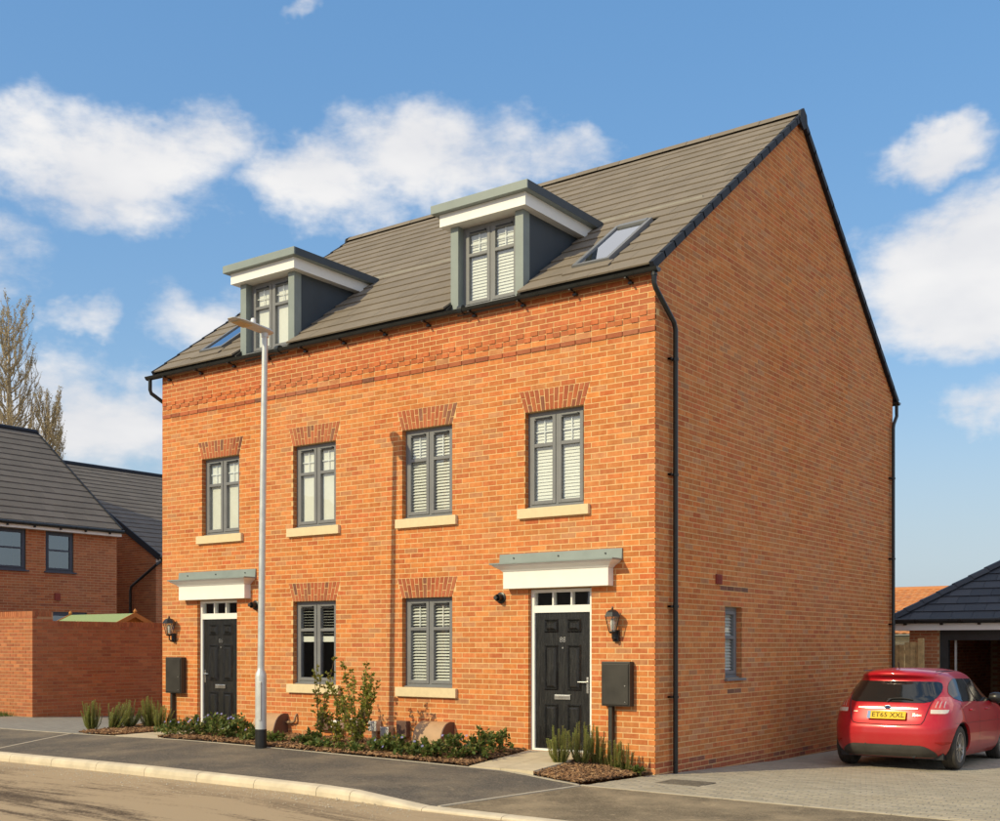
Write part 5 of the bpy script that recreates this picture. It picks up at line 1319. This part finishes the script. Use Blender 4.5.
def tall_shrub(x, y, h, n, spread, leaves, label, seed):
    rr = random.Random(seed); t = root('tall_shrub', label, 'shrub', (x, y, gbed(x, y)), 'tall leafy shrubs against the front wall', world=False); st = MB(); fo = MB()
    for i in range(n):
        a = rr.uniform(0, 6.283); hh = h * rr.uniform(.6, 1.0); sp = spread * rr.uniform(.3, 1); pts = [Vector((0, 0, 0))]
        for k in range(1, 6): s = k / 5; pts.append(Vector((math.cos(a) * sp * s + rr.uniform(-.03, .03), math.sin(a) * sp * s * .6 + rr.uniform(-.02, .02), hh * s)))
        st.tube([p[:] for p in pts], [.008, .007, .006, .005, .004, .002], 5, False)
        for j in range(leaves):
            s = rr.uniform(.12, 1) * 5; k = min(4, int(s)); p = pts[k].lerp(pts[k + 1], s - k); a2 = rr.uniform(0, 6.283); off = Vector((math.cos(a2), math.sin(a2) * .7, rr.uniform(-.2, .6))) * rr.uniform(.01, .10) * (1.1 - s / 8)
            st.tube([p[:], (p + off)[:]], .0018, 3, False)
            for q in range(3): leaf(fo, p + off * rr.uniform(.6, 1.1), (rvec(rr) + Vector((0, 0, .6))).normalized(), rvec(rr), rr.uniform(.04, .065), rr.uniform(.014, .022))
    st.build('stems', 'stem', t); fo.build('foliage', 'shrub', t)
tall_shrub(-4.22, -1.10, 1.24, 13, .66, 52, 'densest tall shrub with yellow-green leaves between the two windows', 201)
tall_shrub(-5.05, -1.05, 1.32, 6, .30, 26, 'thin sparse shrub with long twigs before the window sill', 202)
tall_shrub(-4.70, -1.0, .72, 5, .28, 30, 'short leafy shrub between the two tall ones', 203)
# lawn strip at the foot of the garden wall
gl = MB(); rr = random.Random(9)
for i in range(5000):
    x, y = rr.uniform(-22, -15.9), rr.uniform(-.1, .66); h = rr.uniform(.06, .13); a = rr.uniform(0, 6.283); dx, dy = math.cos(a) * .006, math.sin(a) * .006; z = zleft(x, y); lx, ly = rr.uniform(-.03, .03), rr.uniform(-.03, .03)
    gl.add([(x - dx, y - dy, z), (x + dx, y + dy, z), (x + lx, y + ly, z + h)], [(0, 1, 2)])
go_ = gl.build('lawn_grass', 'grass', None, kind='stuff'); go_['label'] = 'short green grass strip at the foot of the lit garden wall'; go_['category'] = 'grass'
# ------------------------------------------------------------------ the red hatchback
def paint():
    m, t, b = new_mat('dusty_red_car_paint')
    p = pos(t); n = t.noise(p, 3.0, 6, .65); sz = t.n('ShaderNodeSeparateXYZ', {0: p}).outputs[2]
    low = t.maprange(sz, .0, .55, .38, .02); d = t.math('MULTIPLY', t.maprange(n, .25, .75, .3, 1.0), low)
    t.set(b, 'Base Color', t.mix(d, (.50, .006, .020, 1), (.34, .20, .13, 1))); t.set(b, 'Metallic', .15)
    t.set(b, 'Roughness', t.maprange(d, 0, .5, .35, .65)); t.set(b, 'Specular IOR Level', .35); t.set(b, 'Coat Weight', .6); t.set(b, 'Coat Roughness', .06); return m
M['paint'] = paint()
M['carglass'] = simple('dark_car_glass', (.012, .014, .016), .04, var=.0, spec=.8)
M['tyre'] = simple('dusty_tyre_rubber', (.055, .048, .04), .85, var=.35, scale=9, bmp=.5)
M['rim'] = simple('alloy_rim', (.42, .40, .37), .38, .8, var=.15, scale=9)
M['valance'] = simple('dusty_grey_valance', (.055, .050, .045), .7, var=.2, scale=8)
M['redlens'] = simple('red_lamp_lens', (.58, .045, .035), .15, var=.05, coat=1.)
M['reflector'] = simple('deep_red_reflector', (.40, .015, .015), .2)
M['clearlens'] = simple('clear_lamp_lens', (.70, .62, .55), .12, var=.1, coat=1.)
M['plate'] = simple('yellow_plate', (.80, .52, .04), .75, var=.03)
M['plateblue'] = simple('plate_blue_strip', (.10, .22, .50), .4)
M['platetext'] = simple('plate_black_text', (.012, .012, .012), .9)
M['badge'] = simple('blue_badge', (.03, .06, .18), .25)

CX, CY, CZ = 1.85, 3.58, -.120
car = root('red_hatchback', 'dusty red five-door hatchback parked nose-in beside the gable wall', 'car', (CX, CY, CZ), world=False)
car.rotation_euler = (R(-1.3), 0, 0); car.scale = (1.07, 1.05, 1.03)
_z = [.17, .22, .30, .40, .50, .60, .70, .78, .86, .92, .97, 1.03, 1.10, 1.18, 1.25, 1.29, 1.32, 1.35, 1.385, 1.41, 1.43, 1.44]
_w = [.74, .795, .835, .858, .866, .866, .862, .855, .842, .822, .796, .764, .728, .690, .655, .632, .612, .585, .54, .47, .36, .22]
_r = [.14, .07, .03, .01, .0, .005, .05, .075, .10, .125, .155, .20, .255, .32, .375, .37, .30, .285, .32, .42, .62, .95]
_f = [3.82, 3.88, 3.93, 3.95, 3.95, 3.93, 3.88, 3.76, 3.55, 3.25, 2.98, 2.84, 2.70, 2.54, 2.40, 2.32, 2.25, 2.18, 2.08, 1.98, 1.88, 1.80]
_n = [4.8, 4.9, 5.0, 5.0, 5.0, 5.0, 5.0, 5.0, 4.8, 4.6, 4.3, 3.7, 3.6, 3.5, 3.4, 3.4, 3.4, 3.3, 3.1, 2.9, 2.6, 2.4]
YC = 1.72
zz = np.linspace(.17, 1.44, 90)
def sm(a):
    v = np.interp(zz, _z, a); k = np.array([1, 2, 3, 2, 1]) / 9.
    p = np.concatenate([[v[0]] * 2, v, [v[-1]] * 2]); return np.convolve(p, k, 'valid')
SW, SR, SF, SN = sm(_w), sm(_r), sm(_f), sm(_n)
def at(a, z): return float(np.interp(z, zz, a))
def rear_y(x, z):
    w_, r_, n_ = at(SW, z), at(SR, z), at(SN, z); q = max(0., 1 - (abs(x) / w_) ** n_) ** (1 / n_); return YC - (YC - r_) * q
def side_x(y, z):
    w_, n_ = at(SW, z), at(SN, z); b_ = (YC - at(SR, z)) if y < YC else (at(SF, z) - YC); return w_ * max(0., 1 - (abs(y - YC) / b_) ** n_) ** (1 / n_)
NA = 128
def ring(z, inset=0.):
    w_, r_, f_, n_ = at(SW, z) - inset, at(SR, z) + inset, at(SF, z) - inset, at(SN, z); out = []
    for j in range(NA):
        t = 2 * math.pi * j / NA; c, s = math.cos(t), math.sin(t)
        x = w_ * math.copysign(abs(c) ** (2 / n_), c); yb = (f_ - YC) if s > 0 else (YC - r_); out.append((x, YC + yb * math.copysign(abs(s) ** (2 / n_), s), z))
    return out
bd = MB(); vs = []; fs = []
for z in zz: vs += ring(z)
for i in range(len(zz) - 1):
    for j in range(NA): fs.append((i * NA + j, i * NA + (j + 1) % NA, (i + 1) * NA + (j + 1) % NA, (i + 1) * NA + j))
fs.append(tuple(range(NA))[::-1])
top = len(vs); vs.append((0, 1.35, 1.446))
for j in range(NA): fs.append(((len(zz) - 1) * NA + j, (len(zz) - 1) * NA + (j + 1) % NA, top))
bd.add(vs, fs); tmp = bd.build('body_tmp', 'paint')
AX = (.69, 3.18); WR = .312
cut = MB()
for ay in AX: cut.lathe([(.365, -1.2), (.365, 1.2)], (0, ay, .315), 'x', 40)
co = cut.build('cut_tmp', 'paint')
md = tmp.modifiers.new('b', 'BOOLEAN'); md.operation = 'DIFFERENCE'; md.object = co; md.solver = 'EXACT'
bpy.context.view_layer.update()
bme = bpy.data.meshes.new_from_object(tmp.evaluated_get(bpy.context.evaluated_depsgraph_get())); bme.name = 'body'
bpy.data.objects.remove(tmp); bpy.data.objects.remove(co)
for p in bme.polygons: p.use_smooth = True
bme.set_sharp_from_angle(angle=R(45)); body = link('body', bme, car)
# wheel wells and underside
m = MB(); m.box(-.70, .70, .25, 3.7, .15, .24); m.box(-.55, .55, .30, 3.6, .24, .62); m.tube([(.35, .1, .20), (.35, .6, .2)], .03, 8); m.build('underbody', 'black', car)
for ay in AX:
    for s in (-1, 1):
        m = MB(); n = 24; pts = [(math.cos(math.pi * i / n), math.sin(math.pi * i / n)) for i in range(n + 1)]; x0 = s * .50
        vv = [(x0, ay + .358 * c, .30 + .362 * q) for c, q in pts] + [(s * (min(side_x(ay + .37 * c, .30 + .37 * q), side_x(ay, .5)) - .02), ay + .358 * c, .30 + .362 * q) for c, q in pts]; k = n + 1
        m.add(vv, [(i, i + 1, k + i + 1, k + i) for i in range(n)] + [tuple(range(k))]); m.build('wheel_arch', 'black', car)
        c0 = (s * .715, ay, WR)
        m = MB(); prof = [(.20, -.05), (.205, -.09), (.235, -.10), (.285, -.10), (.305, -.085), (.312, -.06), (.312, .06), (.305, .085), (.285, .10), (.235, .10), (.205, .09), (.20, .05)]
        m.lathe(prof, c0, 'x', 48); wo = m.build('wheel', 'tyre', car, True)
        tr = MB()
        for g in (-.05, -.017, .017, .05): tr.lathe([(.3135, g - .004), (.3145, g), (.3135, g + .004)], c0, 'x', 48)
        tr.build('tread_groove', 'black', wo)
        rm = MB(); xo = s * .088
        rm.lathe([(.215, xo - s * .03), (.215, xo + s * .004), (.20, xo + s * .006), (.19, xo - s * .02), (.19, xo - s * .1)][::1], c0, 'x', 40)
        for k in range(10):
            a = k * 2 * math.pi / 10 + (.12 if k % 2 else -.12); da = .055
            P = lambda r, aa, h: (c0[0] + h, c0[1] + r * math.cos(aa), c0[2] + r * math.sin(aa))
            rm.add([P(.04, a - .25, xo - s * .005), P(.04, a + .25, xo - s * .005), P(.2, a + da, xo), P(.2, a - da, xo), P(.04, a - .25, xo - s * .04), P(.04, a + .25, xo - s * .04), P(.2, a + da, xo - s * .035), P(.2, a - da, xo - s * .035)], [(0, 1, 2, 3), (4, 7, 6, 5), (0, 3, 7, 4), (1, 5, 6, 2)])
        rm.lathe([(.055, xo - s * .04), (.055, xo + s * .0), (.035, xo + s * .01)], c0, 'x', 20); rm.build('rim', 'rim', wo, True)
        m = MB(); m.lathe([(.19, xo - s * .05), (.19, xo - s * .06)], c0, 'x', 24); m.build('brake_disc', 'black', wo)
def rear_patch(mb, rows, cols=16, off=.004, th=True):
    """rows: (z, x0, x1)"""
    vs = []; fs = []; k = cols + 1
    for z, a, b in rows:
        for i in range(k):
            x = a + (b - a) * i / cols; vs.append((x, rear_y(x, z) - off, z))
    for j in range(len(rows) - 1):
        for i in range(cols): fs.append((j * k + i, j * k + i + 1, (j + 1) * k + i + 1, (j + 1) * k + i))
    mb.add(vs, fs)
def side_patch(mb, rows, s, cols=16, off=.004):
    vs = []; fs = []; k = cols + 1
    for z, a, b in rows:
        for i in range(k):
            y = a + (b - a) * i / cols; vs.append((s * (side_x(y, z) + off), y, z))
    for j in range(len(rows) - 1):
        for i in range(cols): fs.append((j * k + i, j * k + i + 1, (j + 1) * k + i + 1, (j + 1) * k + i))
    mb.add(vs, fs)
def rows_of(tab, n=14):
    t = np.array(tab); z = np.linspace(t[0, 0], t[-1, 0], n); return [(float(q), float(np.interp(q, t[:, 0], t[:, 1])), float(np.interp(q, t[:, 0], t[:, 2]))) for q in z]
m = MB(); rear_patch(m, rows_of([(.945, -.46, .46), (.955, -.53, .53), (1.02, -.585, .585), (1.10, -.605, .605), (1.17, -.595, .595), (1.225, -.57, .57), (1.245, -.53, .53)], 22), 30, .006); m.build('rear_window', 'carglass', car, True)
# wiper
m = MB(); pts = [(-.02 + .34 * i / 8, rear_y(-.02 + .34 * i / 8, .99 - .012 * (i / 8 - .5) ** 2) - .018, .985 + .02 * math.sin(i / 8 * 3.1)) for i in range(9)]; m.tube(pts, .010, 6); m.tube([(-.02, rear_y(-.02, .95) - .02, .95), pts[1]], .014, 6); m.build('rear_wiper', 'black', car)
for s in (-1, 1):
    L = lambda tab: [(z, a, b) if s > 0 else (z, -b, -a) for z, a, b in tab]
    m = MB(); rear_patch(m, rows_of(L([(.785, .555, .73), (.83, .55, .775), (.92, .565, .765), (1.0, .585, .72), (1.03, .605, .69)]), 12), 12, .007); to = m.build('tail_lamp', 'redlens', car, True)
    m = MB(); rear_patch(m, rows_of(L([(.80, .565, .72), (.815, .56, .745), (.855, .56, .75)]), 5), 10, .011); m.build('lamp_lens', 'clearlens', to, True)
    m = MB()
    for q in range(3): rear_patch(m, rows_of(L([(.88, .605 + q * .045, .612 + q * .045), (.97, .615 + q * .036, .622 + q * .036)]), 4), 2, .011)
    m.build('lamp_bars', 'clearlens', to)
    m = MB(); rear_patch(m, rows_of(L([(.36, .70, .71), (.38, .655, .775), (.40, .62, .79), (.405, .63, .79)]), 6), 10, .006); m.build('rear_reflector', 'reflector', car, True)
    # side glass, pillars, seams, handles, mirrors
    m = MB(); side_patch(m, rows_of([(.965, .86, 1.52), (1.0, .66, 1.52), (1.08, .62, 1.52), (1.16, .70, 1.50), (1.24, .84, 1.48), (1.29, 1.02, 1.46)], 16), s, 18, .006); m.build('side_window', 'carglass', car, True)
    m = MB(); side_patch(m, rows_of([(.955, 1.58, 2.60), (1.02, 1.575, 2.52), (1.10, 1.57, 2.40), (1.18, 1.555, 2.24), (1.25, 1.54, 2.06), (1.29, 1.52, 1.9)], 16), s, 18, .006); m.build('side_window', 'carglass', car, True)
    m = MB(); side_patch(m, rows_of([(.955, 1.535, 1.565), (1.29, 1.47, 1.51)], 10), s, 2, .008); m.build('door_pillar', 'black', car)
    m = MB()
    for tab in ([(.25, 1.545, 1.553), (.95, 1.545, 1.553)], [(.25, 2.62, 2.628), (.95, 2.66, 2.668)], [(.55, .98, .988), (.72, .80, .808), (.95, .70, .708)]): side_patch(m, rows_of(tab, 16), s, 1, .0025)
    m.build('door_seam', 'black', car)
    for yy in (1.12, 2.02):
        m = MB(); xx = s * (side_x(yy, .84) + .0); m.tube([(xx, yy - .09, .842), (xx + s * .022, yy - .07, .845), (xx + s * .022, yy + .07, .845), (xx, yy + .09, .842)], .013, 8); m.build('door_handle', 'paint', car, True)
    m = MB(); mm = []
    cxm_ = s * (side_x(2.5, .98) + .11); m.lathe([(.01, -.10), (.06, -.085), (.085, -.02), (.085, .04), (.06, .085), (.02, .10)], (cxm_, 2.48, 1.0), 'x', 18); m.tube([(s * side_x(2.5, .95), 2.5, .95), (cxm_ - s * .03, 2.48, .975)], .022, 8); m.build('wing_mirror', 'black' if s > 0 else 'paint', car, True)
    m = MB(); side_patch(m, rows_of([(.66, .42, 3.1), (.664, .42, 3.1)], 2), s, 30, .004); m.build('swage_line', 'black', car)
m = MB(); rear_patch(m, rows_of([(.855, -.40, .40), (.862, -.405, .405), (.875, -.40, .40)], 4), 24, .016); m.build('chrome_strip', 'chrome', car, True)
m = MB(); yb = rear_y(0, .875) - .02; m.lathe([(.052, 0), (.05, -.008), (.044, -.010)], (0, 0, 0), 'y', 24); m.v = [(x, y + yb, z * .5 + .878) for x, y, z in m.v]; em = m.build('maker_badge', 'chrome', car, True)
m = MB(); m.lathe([(.042, -.0095), (.040, -.0115)], (0, 0, 0), 'y', 24); m.v = [(x, y + yb, z * .5 + .878) for x, y, z in m.v]; m.build('badge_field', 'badge', em)
# number plate
yp = rear_y(0, .74) - .03
PT = lambda x, d, z: (x, yp + d + (z - .765) * .42, z)
m = MB(PT); m.bbox(-.26, .26, -.006, .006, .71, .82, .004); po = m.build('number_plate', 'plate', car)
m = MB(PT); m.box(-.259, -.215, -.0075, -.004, .712, .818); m.build('country_strip', 'plateblue', po)
text_mesh('ET65 XXL', .112, .0006, lambda x, y, e: PT(x * .92 + .022, -.0075 - e, y * .84 + .765)).build('plate_lettering', 'platetext', po)
text_mesh('Zetec', .05, .001, lambda x, y, e: (x + .40, rear_y(x + .40, y + .775) - .008 - e, y + .775)).build('trim_badge', 'chrome', car)
m = MB(); rear_patch(m, [(.80, -.47, -.41), (.812, -.47, -.41)], 4, .008); m.build('trim_badge', 'chrome', car)
# seams of the tailgate, valance, lights under the spoiler
m = MB(); seam = [(-.575, 1.03), (-.55, .95), (-.525, .84), (-.49, .70), (-.46, .65), (-.40, .638), (0, .628), (.40, .638), (.46, .65), (.49, .70), (.525, .84), (.55, .95), (.575, 1.03)]
pp = []
for (a, b), (c, d) in zip(seam[:-1], seam[1:]):
    for i in range(8): t = i / 8; x, z = a + (c - a) * t, b + (d - b) * t; pp.append((x, rear_y(x, z) - .0005, z))
m.tube(pp, .0055, 5); m.build('tailgate_seam', 'black', car)
m = MB(); rear_patch(m, rows_of([(.175, -.60, .60), (.21, -.64, .64), (.26, -.62, .62), (.31, -.56, .56), (.34, -.50, .50), (.35, -.45, .45)], 14), 30, .008); m.build('rear_valance', 'valance', car, True)
for x in (-.28, .2): m = MB(); m.lathe([(.010, -.012), (.010, 0)], (x, rear_y(x, .35), .35), 'y', 10); m.build('parking_sensor', 'valance', car)
m = MB(); rear_patch(m, [(1.322, -.16, .16), (1.335, -.16, .16)], 8, .006); m.build('high_brake_lamp', 'redlens', car)
m = MB(); m.tube([(0, .62, 1.425), (0, .56, 1.52)], .006, 6); m.build('aerial', 'black', car)
m = MB(); m.tube([(s_ * .0 + .50, .62 + i * .12, 1.388 + .012 * math.sin(i / 9 * 3.1)) for s_ in (1,) for i in range(10)], .006, 5); m.tube([(-.50, .62 + i * .12, 1.388 + .012 * math.sin(i / 9 * 3.1)) for i in range(10)], .006, 5); m.build('roof_seam', 'black', car)
m = MB(); front = [(1.0, -.5, .5), (1.28, -.42, .42)]
vs = []; fs = []; k = 21
for z in np.linspace(.99, 1.30, 8):
    wq = .62 - (z - .99) * .45
    for i in range(k):
        x = -wq + 2 * wq * i / (k - 1); w_, n_ = at(SW, z), at(SN, z); vs.append((x, YC + (at(SF, z) - YC) * max(0, 1 - (abs(x) / w_) ** n_) ** (1 / n_) + .006, float(z)))
for j in range(7):
    for i in range(k - 1): fs.append((j * k + i, j * k + i + 1, (j + 1) * k + i + 1, (j + 1) * k + i))
m.add(vs, fs); m.build('windscreen', 'carglass', car, True)

# ------------------------------------------------------------------ houses across the road, seen mirrored in the front windows
def opposite_house(x0, label):
    h = root('brick_house', label, 'house', (x0 + 4.5, -30, -.2), 'houses across the road'); yf = -26.0; x1 = x0 + 9; yb_ = -34.0; ze, zr_ = 5.6, 10.0; xm = (x0 + x1) / 2
    m = MB(); m.add([(x0, yf, -.6), (x1, yf, -.6), (x1, yf, ze), (xm, yf, zr_), (x0, yf, ze), (x0, yb_, -.6), (x1, yb_, -.6), (x1, yb_, ze), (xm, yb_, zr_), (x0, yb_, ze)], [(0, 1, 2, 3, 4), (9, 8, 7, 6, 5), (0, 4, 9, 5), (1, 6, 7, 2)]); m.build('wall', 'tile_nb', h)
    for s_, xe in ((-1, x0), (1, x1)):
        m = MB(); e = xe + s_ * .35; z_e = ze - .3; m.add([(e, yf + .3, z_e), (xm, yf + .3, zr_ + .05), (xm, yb_ - .3, zr_ + .05), (e, yb_ - .3, z_e), (e, yf + .3, z_e - .15), (xm, yf + .3, zr_ - .10), (xm, yb_ - .3, zr_ - .10), (e, yb_ - .3, z_e - .15)], [(0, 1, 2, 3), (4, 7, 6, 5), (0, 4, 5, 1), (2, 6, 7, 3), (0, 3, 7, 4)]); m.build('roof_slope', 'tile_nb', h)
    for wx in (x0 + 1.4, x1 - 2.6):
        for wz in (.9, 3.5): m = MB(); m.box(wx, wx + 1.2, yf - .02, yf + .03, wz, wz + 1.25); wo = m.build('window', 'white', h); m = MB(); m.box(wx + .08, wx + 1.12, yf + .032, yf + .04, wz + .08, wz + 1.17); m.build('pane', 'carglass', wo)
    m = MB(); m.box(xm - .5, xm + .5, yf - .02, yf + .05, -.2, 2.1); m.build('door', 'door', h)
opposite_house(-31.0, 'gabled brick house across the road, mirrored in the front windows')
opposite_house(-44.0, 'second gabled brick house across the road, mirrored beside the first')

# ------------------------------------------------------------------ loose grit swept along the kerb
gr = MB(); rr = random.Random(77)
for i in range(2600):
    x = rr.uniform(-12, 3.5); y = YK - .16 - abs(rr.gauss(0, .35)); sz = rr.uniform(.003, .011) * (1.6 if rr.random() < .04 else 1); z = zkerb(x) * .45 - .022
    a = rr.uniform(0, 6.28); vs = [(x + sz * rr.uniform(.7, 1.3) * math.cos(a + k * 1.5708), y + sz * rr.uniform(.7, 1.3) * math.sin(a + k * 1.5708), z - .001) for k in range(4)]; gr.add(vs + [(x, y, z + sz * rr.uniform(.5, 1.0))], [(0, 1, 4), (1, 2, 4), (2, 3, 4), (3, 0, 4)])
go2 = gr.build('road_grit', 'edging', None, kind='stuff'); go2['label'] = 'loose sandy grit along the foot of the kerb'; go2['category'] = 'grit'
